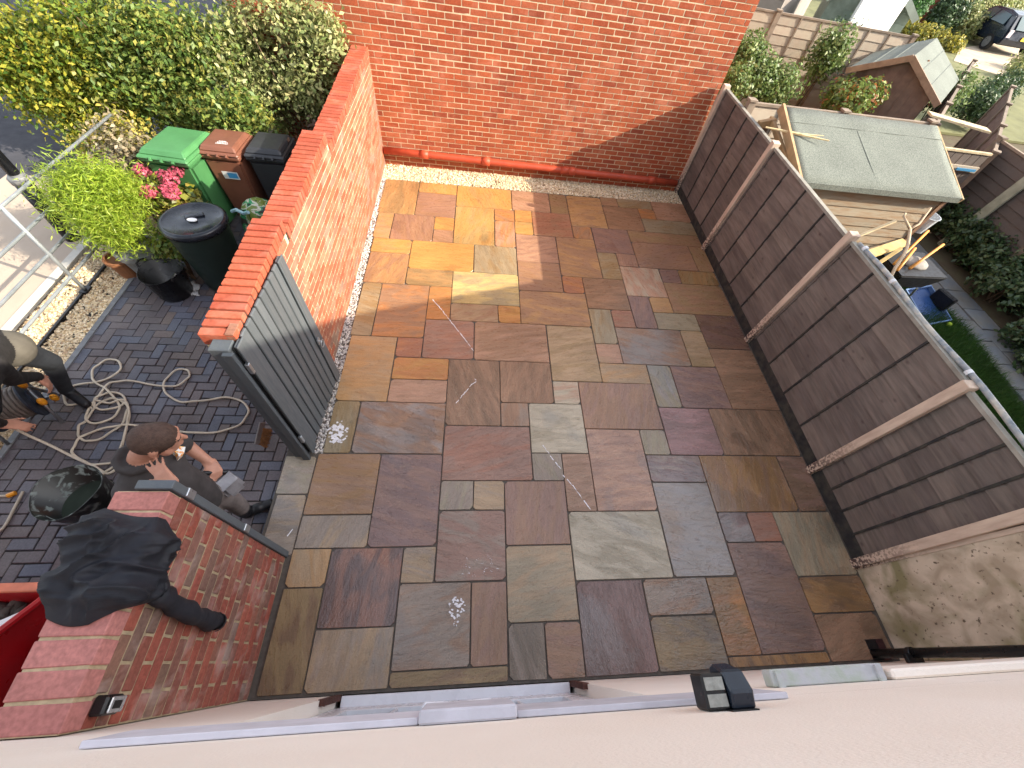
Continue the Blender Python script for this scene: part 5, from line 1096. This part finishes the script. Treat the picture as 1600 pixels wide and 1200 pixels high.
mb=MB(); mb.bar((sx0-.03,sy0-.02,ze-.02),(sx0-.03,sy1+.02,zr-.02),.035,.11); obj('barge_board',mb,PALEW0,rf); mb=MB(); mb.bar((sx1+.012,sy0-.01,ze-.035),(sx1+.012,sy1+.01,zr-.035),.02,.07); obj('barge_board',mb,PALEW0,rf)
fb_=thing('garden_screen','rough brown timber screen standing between the fence and the felt roofed shed','screen',(3.98,5.9,-.1))
mb=MB(); mb.b2((3.87,6.02,-.1),(4.05,6.06,1.62)); obj('board',mb,BRNW,fb_)
mb=MB(); mb.bar((3.86,6.0,1.66),(4.10,6.05,1.70),.06,.09); mb.bar((4.055,5.2,1.52),(4.055,6.1,1.72),.05,.06); obj('beam',mb,simple('raw_timber',(170,138,98),.8,.2,9,.2,50),fb_)
bs=thing('broken_stick','split pale stick poking over the fence onto the shed roof','stick',(4,5.3,1.75))
mb=MB(); mb.tube([(3.80,5.72,1.74),(4.15,5.58,1.76),(4.55,5.42,1.78)],[.01,.018,.008],6); mb.tube([(4.2,5.55,1.77),(4.5,5.5,1.80)],[.012,.004],5); obj('stick',mb,simple('pale_split_wood',(208,186,142),.8,.2,20),bs)
# ---- panel fence helper for the far fences
GREYF=simple('silver_grey_board',(186,174,156),.85,.25,7,.3,50,rgb2=(160,146,130)); MIDW=simple('weathered_batten',(132,118,104),.85,.2,9,.25,50); GREYD=simple('dark_grey_board',(112,102,96),.85,.25,7,.3,50,rgb2=(96,86,80)); PALEW=simple('pale_timber',(190,174,142),.8,.2,9,.2,50)  # GREYD is a darker grey than GREYF
def panel_fence(label,a,b,h,nb,rows_,bm_,pm_,z0=-.1,group=None,bat=3,postw=.09,name='panel_fence',side=1):
    a=Vector((a[0],a[1],0));b=Vector((b[0],b[1],0)); d=(b-a).normalized(); n=Vector((-d.y,d.x,0))*side; L=(b-a).length
    rt=thing(name,label,'fence',(*(a.lerp(b,.5)).xy,z0),group)
    for i in range(nb+1):
        p=a.lerp(b,i/nb); mb=MB(); mb.bar(Vector((p.x,p.y,z0)),Vector((p.x,p.y,z0+h+.01)),postw,postw,up=d); obj('fence_post',mb,pm_,rt)
        mb=MB(); mb.bar(Vector((p.x,p.y,z0+h+.011)),Vector((p.x,p.y,z0+h+.035)),postw*1.3,postw*1.3,up=d); obj('post_cap',mb,pm_,rt)
    for i in range(nb):
        p,q=a.lerp(b,i/nb)+d*.05,a.lerp(b,(i+1)/nb)-d*.05
        for r in range(rows_):
            zb=z0+.06+(h-.1)*r/rows_; zt=z0+.06+(h-.1)*(r+1)/rows_+.01; w1=random.uniform(-.008,.008); w2=random.uniform(-.008,.008)
            mb=MB(); mb.hexa([p+n*.018+Vector((0,0,zb+w1)),q+n*.018+Vector((0,0,zb+w2)),q+n*.006+Vector((0,0,zb)),p+n*.006+Vector((0,0,zb)),p+n*.004+Vector((0,0,zt)),q+n*.004+Vector((0,0,zt)),q-n*.006+Vector((0,0,zt)),p-n*.006+Vector((0,0,zt))]); obj('board',mb,bm_,rt)
        for k in range(bat+1):
            m_=p.lerp(q,k/bat if bat else 0); mb=MB(); mb.bar(m_+n*.024+Vector((0,0,z0+.04)),m_+n*.024+Vector((0,0,z0+h-.03)),.035,.018,up=n); obj('batten',mb,pm_,rt)
        mb=MB(); mb.bar(p+Vector((0,0,z0+h-.02)),q+Vector((0,0,z0+h-.02)),.05,.035); obj('cap_rail',mb,pm_,rt)
    return rt
panel_fence('trellis topped pale fence running just behind the felt roofed shed',(3.90,6.5),(6.95,6.58),1.86,2,9,GREYF,MIDW,bat=3,side=-1)
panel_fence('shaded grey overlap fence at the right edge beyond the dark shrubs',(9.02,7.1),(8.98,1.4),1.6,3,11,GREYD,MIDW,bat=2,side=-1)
panel_fence('tall silvered panel fence with sunlit boards behind the climbing plants',(5.0,11.95),(9.9,11.45),1.95,3,11,GREYF,MIDW,bat=3,side=-1)
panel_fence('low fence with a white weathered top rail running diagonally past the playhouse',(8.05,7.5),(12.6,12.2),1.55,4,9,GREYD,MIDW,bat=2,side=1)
panel_fence('brown diagonal fence behind the gate with a rope like top rail',(8.55,6.62),(12.2,10.4),1.55,3,9,simple('plum_brown_board',(110,88,80),.8,.25,8,.3,50),MIDW,bat=1,side=1)
gt=thing('garden_gate','weathered boarded garden gate with a blue bolt right of the shed','gate',(7.6,6.6,-.1))
for k in range(9):
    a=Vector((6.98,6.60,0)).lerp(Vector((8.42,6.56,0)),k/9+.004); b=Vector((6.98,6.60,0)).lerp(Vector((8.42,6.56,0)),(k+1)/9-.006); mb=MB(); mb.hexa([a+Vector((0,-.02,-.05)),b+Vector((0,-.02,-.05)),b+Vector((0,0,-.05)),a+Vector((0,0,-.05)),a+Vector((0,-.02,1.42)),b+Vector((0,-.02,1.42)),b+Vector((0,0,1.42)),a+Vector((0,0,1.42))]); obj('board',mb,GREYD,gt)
for z in (.35,1.2):
    mb=MB(); mb.bar((6.98,6.565,z),(8.42,6.525,z),.03,.09); obj('rail',mb,GREYF,gt)
mb=MB(); mb.bar((7.0,6.59,1.445),(8.42,6.55,1.445),.05,.03); obj('top_rail',mb,PALEW,gt)
mb=MB(); mb.bar((8.0,6.50,1.2),(8.36,6.49,1.2),.02,.035); obj('bolt',mb,simple('blue_bolt',(70,130,170),.4,.1,9),gt)
lp_=thing('plank','pale plank lying across the fence corner beyond the shed','plank',(8.2,7.4,1.52)); mb=MB(); mb.bar((7.75,7.5,1.60),(8.75,7.2,1.56),.20,.03); obj('plank',mb,PALEW,lp_)
ps=thing('leaning_post','broad pale plank leaning against the grey fence at the right edge','plank',(8.9,6.1,.3)); mb=MB(); mb.bar((8.86,6.2,-.05),(8.94,6.1,1.45),.16,.04,up=(1,0,0)); obj('plank',mb,simple('sage_pale_plank',(170,170,150),.8,.2,9,.2,50),ps)
# ---- junk pile: log crate, branch, wheelbarrow
RAWW=simple('raw_crate_wood',(196,168,112),.8,.22,10,.25,60)
lcq=at(1380,385,.75); lc0=Vector((4.95,3.95,0))
crt=thing('log_crate','open timber crate filled with dry sticks in the sun below the shed','crate',(4.95,3.95,-.1))
cw,cdp,chh=.85,.62,.78
for (a,b) in (((-.42,-.31),(.42,-.31)),((.42,-.31),(.42,.31)),((.42,.31),(-.42,.31)),((-.42,.31),(-.42,-.31))):
    Mz=Matrix.Rotation(.5,2); 
    for z in (0,.18,.36,.54,.70):
        p=Mz@Vector(a);q=Mz@Vector(b); mb=MB(); mb.bar((lc0.x+p.x,lc0.y+p.y,z),(lc0.x+q.x,lc0.y+q.y,z),.025,.14); obj('slat',mb,RAWW,crt)
dv=thing('stick_heap','heap of dry brown sticks and bark filling the timber crate','sticks',(4.95,3.95,.5)); rg=random.Random(9); mb=MB()
for k in range(150):
    p=Vector((lc0.x+rg.uniform(-.36,.36),lc0.y+rg.uniform(-.3,.3),rg.uniform(.5,.86))); d=Vector((rg.uniform(-1,1),rg.uniform(-1,1),rg.uniform(-.4,.4))).normalized()*rg.uniform(.06,.22); mb.tube([p-d,p+d],rg.uniform(.008,.02),5)
obj('stick',mb,simple('dry_bark',(120,84,64),.9,.4,20,.3,60,rgb2=(178,140,110)),dv,kind='stuff')
for k,(a,b) in enumerate((((1343,368,1.15),(1400,345,1.35)),((1350,400,1.1),(1415,378,1.15)),((1372,412,1.05),(1408,388,1.2)))):
    sp=thing('spare_timber',('thin pale batten propped against the shed front','flat yellowish board laid over the log crate','narrow pale strip leaning below the log crate')[k],'timber',at(*a)); mb=MB(); mb.bar(at(*a),at(*b),(.03,.12,.04)[k],.025); obj('board',mb,(PALEW,RAWW,RAWW)[k],sp)
br_=thing('forked_branch','bare forked branch standing up in front of the shed','branch',at(1390,442,1.4)); mb=MB(); P0=[at(1388,443,1.35),at(1398,420,1.45),at(1416,390,1.55),at(1422,358,1.62)]
mb.tube(smooth_path(P0,4),[.016]*13,6); mb.tube([P0[3],at(1412,338,1.7)],[.015,.011],6); mb.tube([at(1412,338,1.7),at(1415,333,1.72)],[.012,.010],6); mb.tube([P0[3],at(1436,350,1.66),at(1455,325,1.72)],[.014,.011,.008],6); obj('branch',mb,simple('bare_branch',(186,164,136),.8,.2,20),br_,smooth=True)
ORH=simple('varnished_handle',(214,150,70),.5,.15,12,.1,60)
wb=thing('wheelbarrow','wheelbarrow with two varnished orange wooden handles and a dark tray by the path','wheelbarrow',at(1430,430,0))
hA=(at(1408,402,.80),at(1450,361,.95)); hB=(at(1432,412,.78),at(1474,382,.92)); hC=(at(1408,415,.8),at(1430,388,.86))
for a,b in (hA,hB,hC):
    mb=MB(); mb.tube([a-(b-a)*.25,b],[.020,.018],8); obj('handle',mb,ORH,wb,smooth=True)
mb=MB(); c0=at(1412,425,.55); mb.hexa([c0+Vector(v) for v in ((-.30,-.22,-.12),(.26,-.2,-.12),(.26,.2,-.12),(-.30,.2,-.12),(-.42,-.33,.16),(.38,-.3,.16),(.38,.3,.16),(-.42,.3,.16))]); obj('tray',mb,simple('black_barrow_tray',(40,40,42),.5,.2,9),wb,bevel=.02)
mb=MB(); mb.ell(c0+Vector((0,0,.17)),(.2,.16,.06),12,8); obj('load',mb,simple('grey_sacking',(140,136,130),.85,.2,14,.4,30),wb,smooth=True)
mb=MB(); wc=c0+Vector((-.4,-.3,-.4)); mb.tube([wc+Vector((-.03,.03,0)),wc+Vector((.03,-.03,0))],.18,18); obj('wheel',mb,BLACK,wb)
for s in (0,1):
    mb=MB(); mb.tube([c0+Vector((.22,.2-.4*s,-.12)),c0+Vector((.3,.22-.44*s,-.62))],.014,6); obj('leg',mb,STEEL,wb)
bkt=at(1443,345,1.0); gb=thing('grey_tub','pale grey tub hung at the shed corner','tub',bkt); mb=MB(); mb.lathe(bkt,[(.11,-.14),(.15,.1),(.16,.1),(.14,.09),(.10,-.12),(.001,-.12)],16); obj('tub',mb,simple('pale_grey_plastic',(186,194,200),.5,.1,9),gb)
# ---- plants behind the trellis
GAR=leaf_mat('garden_green_leaf',[(104,128,66),(84,112,54),(128,146,84),(70,96,48),(150,162,104)],.3); DK2=leaf_mat('deep_green_leaf',[(68,92,56),(54,76,48),(88,108,64)],.2)
def pl_shrub(lab,spots,mat,seed,size=.075,n=1400):
    cs=[tuple(at(a,b,z)) for a,b,z,r in spots]; rs=[(r,r,r*.9) for *_,r in spots]
    c=cs[0]; shrub('garden_bush',lab,'bush',(c[0],c[1],-.1),cs,rs,[int(n*(r/.5)**2) for r in [q[3] for q in spots]],size,mat,seed,shell=.25,group=None)
pl_shrub('bright green bush growing against the corner of the brick house',[(1160,110,1.3,.5),(1165,85,1.5,.42),(1185,125,1.2,.45),(1150,128,1.4,.28),(1215,135,1.15,.45)],GAR,70,n=2200)
pl_shrub('dark green climbing shrub hanging on the silvered panel fence',[(1270,95,.9,.75),(1250,120,.6,.7),(1300,75,1.3,.6),(1245,95,.9,.5)],DK2,71,.09,2000)
pl_shrub('sunlit green climber on the middle post of the silvered panel fence',[(1305,70,1.6,.4),(1290,95,1.3,.45)],GAR,72,.08,1700)
pl_shrub('lime green shrub with red tips behind the trellis in front of the playhouse',[(1335,155,1.3,.36),(1360,148,1.35,.3),(1318,140,1.2,.28),(1300,152,1.0,.25)],leaf_mat('red_tipped_leaf',[(112,136,68),(140,156,84),(92,116,56),(126,148,74),(100,128,60),(160,104,64)],.3),73,.085,1500)
pl_shrub('rambling shrub with orange berries against the playhouse gable',[(1418,138,1.4,.34),(1432,118,1.6,.22),(1412,160,1.2,.32),(1440,152,1.3,.26)],leaf_mat('berry_shrub_leaf',[(92,108,62),(124,140,88),(70,88,48),(104,120,66),(174,100,60),(150,160,120)],.25),74,.085,1500)
pl_shrub('leafy shrub behind the fence right of the playhouse',[(1480,150,1.2,.4),(1500,130,1.3,.35)],GAR,75,.08,1000)
pl_shrub('clipped hedge in the gap between the two diagonal fences',[(1528,160,.45,.55),(1555,145,.45,.5),(1578,130,.4,.45),(1540,180,.3,.4)],DK2,76,.085,2000)
# ---- playhouse and far buildings
ph=thing('playhouse','felt roofed wooden playhouse with gable standing at an angle behind the trellis','playhouse',(9.2,10,-.1))
A=Vector((7.62,9.84,0)); B=Vector((8.76,8.51,0)); G=(A+B)/2; D=Vector((1.78,1.75,0)); zE,zR=1.5,1.96
wA=A.lerp(B,.08);wB=A.lerp(B,.92)
mb=MB(); mb.add([Vector((p.x,p.y,z)) for p in (wA+D*.05,wB+D*.05,wB+D*.97,wA+D*.97) for z in (-.1,1.48)]+[Vector((G.x,G.y,zR-.05))+D*.05,Vector((G.x,G.y,zR-.05))+D*.97],[(0,2,3,8,1),(2,4,5,3),(4,6,7,9,5),(6,0,1,7)]); obj('wall',mb,simple('grey_brown_board',(124,106,96),.85,.2,8,.3,50),ph)
for k in range(9):
    p=wA.lerp(wB,(k+.5)/9)+D*.048; hz=1.46+.42*(1-abs((k+.5)/9-.5)*2); mb=MB(); mb.bar(Vector((p.x,p.y,-.05)),Vector((p.x,p.y,hz)),.13,.012,up=D); obj('board',mb,bpy.data.materials['grey_brown_board'],ph)
for s,(E0) in (('l',A),('r',B)):
    o_=(E0-G)*.06; Ee=E0+o_
    mb=MB(); q=[Vector((Ee.x,Ee.y,zE-.02)),Vector((Ee.x,Ee.y,zE-.02))+D*1.03,Vector((G.x,G.y,zR))+D*1.03,Vector((G.x,G.y,zR))]
    nrm=(q[1]-q[0]).cross(q[3]-q[0]).normalized()*.035
    if nrm.z<0: nrm=-nrm
    mb.hexa([v-nrm for v in q]+q); obj('roof',mb,FELT,ph)
    mb=MB(); mb.bar(q[0]-D*.012-nrm*.6,q[3]-D*.012-nrm*.6,.03,.10); obj('barge_board',mb,simple('fascia',(150,128,108),.8,.2,9),ph)
    for f in (.38,.7):
        mb=MB(); mb.bar(q[0].lerp(q[3],f)+nrm*.1,q[1].lerp(q[2],f)+nrm*.1,.02,.008); obj('felt_seam',mb,FELT,ph)
def house_box(name,label,cat,base,dx,dy,h,roofh,wm,rm,rz,doorm=None,over=.15):
    rt=thing(name,label,cat,base); M=Matrix.Rotation(rz,3,'Z'); b=Vector(base); T=lambda x,y,z:b+M@Vector((x,y,z))
    mb=MB(); mb.hexa([T(*p) for p in ((-dx,-dy,0),(dx,-dy,0),(dx,dy,0),(-dx,dy,0),(-dx,-dy,h),(dx,-dy,h),(dx,dy,h),(-dx,dy,h))]); mb.add([T(-dx,-dy,h),T(dx,-dy,h),T(0,-dy,h+roofh*.98),T(-dx,dy,h),T(dx,dy,h),T(0,dy,h+roofh*.98)],[(0,1,2),(4,3,5)]); obj('wall',mb,wm,rt)
    for s in (-1,1):
        q=[T(s*(dx+over),-dy-over,h-roofh*over/dx),T(s*(dx+over),dy+over,h-roofh*over/dx),T(0,dy+over,h+roofh),T(0,-dy-over,h+roofh)]
        mb=MB(); mb.hexa(q+[v+Vector((0,0,.06)) for v in q]); obj('roof',mb,rm,rt)
        mb=MB(); mb.bar(q[0]-M@Vector((0,.02,0)),q[3]-M@Vector((0,.02,0)),.05,.16); obj('barge_board',mb,PALEG,rt)
    if doorm: 
        mb=MB(); mb.hexa([T(x,y,z) for z in(0,h*.86) for x,y in((-dx*.55,-dy-.03),(dx*.35,-dy-.03),(dx*.35,-dy),(-dx*.55,-dy))]); obj('door',mb,doorm,rt)
        for k in range(8):
            zz=h*.98*k/8; mb=MB(); mb.hexa([T(x,y,z) for z in(zz,zz+h*.115) for x,y in((dx*.37,-dy-.015),(dx,-dy-.015),(dx,-dy),(dx*.37,-dy))]); obj('plank',mb,wm,rt)
    return rt
PALEG=simple('pale_green_trim',(166,176,164),.7,.1,9); GRS=simple('sage_green_timber',(128,142,132),.75,.15,7,.2,40)
gpx=at(1318,46,-.1); gpx=Vector((12.4,17.2,-.1))
house_box('green_shed','sage green timber shed with a gabled roof beyond the silvered fence','shed',gpx,1.15,1.5,1.75,.75,GRS,simple('grey_felt',(126,132,128),.9,.12,9,.2,60),R(-28),simple('green_door',(112,128,120),.7,.15,8))
gg=Vector((9.6,20.5,-.1)); house_box('garage','grey rendered garage with a dark door at the top beside the brick house','garage',gg,2.2,3.2,2.3,1.0,simple('grey_render_wall',(140,132,126),.9,.12,4),simple('grey_slate',(112,116,120),.85,.15,6,.2,40),R(-38),simple('charcoal_door',(70,68,70),.6,.15,8))
wc_=thing('white_conservatory','bright white sloping conservatory roof at the top edge','conservatory',(20.5,27,-.1)); q=[at(1355,-8,2.0),at(1421,-2,2.0),at(1402,28,1.2),at(1338,2,1.3)]
mb=MB(); mb.hexa([Vector((p.x,p.y,p.z-.08)) for p in (q[3],q[2],q[1],q[0])]+[q[3],q[2],q[1],q[0]]); obj('roof',mb,simple('white_roof_sheet',(236,238,240),.5,.05,5,0),wc_)
mb=MB(); mb.hexa([Vector((p.x,p.y,-.1)) for p in (q[3],q[2],q[1],q[0])]+[Vector((p.x,p.y,p.z-.09)) for p in (q[3],q[2],q[1],q[0])]); obj('wall',mb,simple('white_wall',(220,220,218),.7,.08,5,0),wc_)
for k in range(1,5):
    mb=MB(); mb.bar(q[3].lerp(q[2],k/5)+Vector((0,0,.02)),q[0].lerp(q[1],k/5)+Vector((0,0,.02)),.05,.03); obj('glazing_bar',mb,bpy.data.materials['white_wall'],wc_)
rb=thing('red_brick_wall','red brick gable wall between the hedges at the top right','wall',at(1450,40,-.1)); a=at(1425,35,-.1);b=at(1462,42,-.1)
mb=MB(); mb.hexa([a,b,b+Vector((1.5,6,0)),a+Vector((1.5,6,0)),a+Vector((0,0,5)),b+Vector((0,0,5)),b+Vector((1.5,6,5)),a+Vector((1.5,6,5))]); obj('wall',mb,brick_mat('far_red_brick',[(168,92,76),(156,84,70),(176,100,82)]),rb)
pl_shrub('dense green hedge left of the far red brick wall',[(1424,16,.6,.55),(1432,4,.8,.6),(1416,28,.4,.4)],leaf_mat('hedge_green',[(70,112,56),(92,132,68),(56,92,46)],.3),80,.13,3000)
pl_shrub('tall dark green hedge right of the far red brick wall',[(1480,22,.6,.75),(1497,8,.8,.8),(1468,38,.3,.45)],DK2,81,.13,2600)
pl_shrub('large rounded sunlit hedge behind the dark blue car',[(1520,22,.6,1.1),(1548,14,.8,1.2),(1503,36,.4,.8),(1572,20,.7,.9)],L3,82,.13,2400)
pl_shrub('yellow flowered ground cover strip along the far drive',[(1440,55,.1,.5),(1465,62,.1,.45),(1415,46,.1,.5),(1490,70,.1,.4),(1395,35,.1,.5),(1380,22,.2,.5)],leaf_mat('yellow_flower_leaf',[(176,164,60),(140,140,64),(196,180,84),(104,116,60)],.3),83,.12,1000)
pl_shrub('leafy grass verge beside the pale far drive',[(1590,118,.05,.5),(1602,105,.05,.6)],L3,84,.12,900)
DRV=simple('pale_drive',(178,162,140),.9,.15,2,.2,30); 
mb=MB(); P4=[at(1500,75,-.12),at(1490,95,-.12),at(1600,130,-.12),at(1640,90,-.12),at(1600,60,-.12)]; mb.add(P4,[tuple(range(5))]); obj('drive',mb,DRV,kind='structure')
YG=simple('yard_soil',(150,128,100),.95,.2,3,.4,30); mb=MB(); mb.b2((3.95,5.7,-.19),(10,11.9,-.09)); obj('yard',mb,YG,kind='structure')
FARL=simple('far_lawn',(112,112,76),.95,.2,2,.3,20); mb=MB(); mb.b2((3.9,12.2,-.19),(60,60,-.13)); obj('far_ground',mb,FARL,kind='structure')
# ---- parked car
CARP=simple('dark_navy_paint',(26,34,48),.18,.1,3,0,spec=.6); CGL=simple('car_glass',(52,76,78),.06,.2,2,0,spec=.8); TYRE=simple('tyre',(28,28,30),.85,.1,20); ALLOY=simple('alloy_rim',(150,152,156),.35,.1,9,0,metal=.6)
wr_=at(1554,80,-.1); wf_=at(1508,56,-.1); cy=(wf_-wr_).normalized(); cxv=Vector((cy.y,-cy.x,0)); base=wr_.lerp(wf_,.5); wbx=(wf_-wr_).length
sc_=wbx/2.5; 
car=thing('parked_car','dark navy hatchback parked facing away from the pale drive at the top right','car',base)
def CT(x,y,z): return base+(cxv*x+cy*y)*sc_+Vector((0,0,z*sc_))
prof=[(-1.95,.35),(-2.0,.6),(-1.93,.92),(-1.5,1.42),(-.9,1.5),(.1,1.46),(.85,1.0),(1.65,.86),(1.92,.66),(1.95,.32)]
def xw(z): return .84 if z<.95 else .84-.26*(z-.95)/.55
mb=MB(); n=len(prof); VV=[CT(-xw(z)+0,y,z) for y,z in prof]+[CT(1.68-(.84-xw(z)),y,z) for y,z in prof]
mb.add(VV,[tuple(range(n)),tuple(range(2*n-1,n-1,-1))]+[(k,n+k,n+(k+1)%n,(k+1)%n) for k in range(n)]); obj('body',mb,CARP,car,bevel=.05)
def pane(pts,name='window',m_=CGL,th=.015,off=(-1,0,0)):
    mb=MB(); o=Vector(off); w=[CT(*(Vector(p)+o*.012)) for p in pts]; v=[CT(*(Vector(p)-o*th)) for p in pts]; k=len(pts)
    mb.add(w+v,[tuple(range(k)),tuple(range(2*k-1,k-1,-1))]+[(i,(i+1)%k,k+(i+1)%k,k+i) for i in range(k)]); return obj(name,mb,m_,car)
for ys in ([(-1.35,1.0),(-1.2,1.36),(-.45,1.4),(-.4,1.0)],[(-.32,1.0),(-.36,1.4),(.08,1.38),(.62,1.0)]): pane([(-xw(z)-.004,y,z) for y,z in ys])
pane([(-.55,-1.97+.0,.96),(2.2-.0-.0-.0-.0-.83,-1.97,.96),(1.2,-1.56,1.4),(-.42,-1.56,1.4)],off=(0,-1,.6))
pane([(.1,-2.02,.62),(.72,-2.02,.62),(.72,-2.02,.76),(.1,-2.02,.76)],'number_plate',simple('yellow_plate',(214,190,70),.5,.05,9,0),off=(0,-1,0))
for x in (-.76,1.44):
    pane([(x,-1.99,.66),(x+.2,-1.99,.66),(x+.2,-1.97,.95),(x,-1.97,.95)],'tail_light',simple('tail_lamp',(200,190,196),.2,.1,9,0),off=(0,-1,0))
for y in (-1.25,1.25):
    for x in (-.87,1.71):
        mb=MB(); mb.tube([CT(x,y,.31),CT(x+(.2 if x<0 else -.2),y,.31)],.31*sc_,22); wh=obj('wheel',mb,TYRE,car)
        mb=MB(); mb.tube([CT(x-(.012 if x<0 else -.012),y,.31),CT(x+(.03 if x<0 else -.03),y,.31)],.21*sc_,18); obj('rim',mb,ALLOY,wh)
mb=MB(); mb.box(CT(-.95,.55,1.05),(.16,.2,.13)); obj('door_mirror',mb,CARP,car,bevel=.03)
# ================================================================= finish: parts keep world places under their Empties
for o in list(bpy.data.objects):
    if o.parent is None and o.type=='EMPTY' and o.children: fixparent(o)
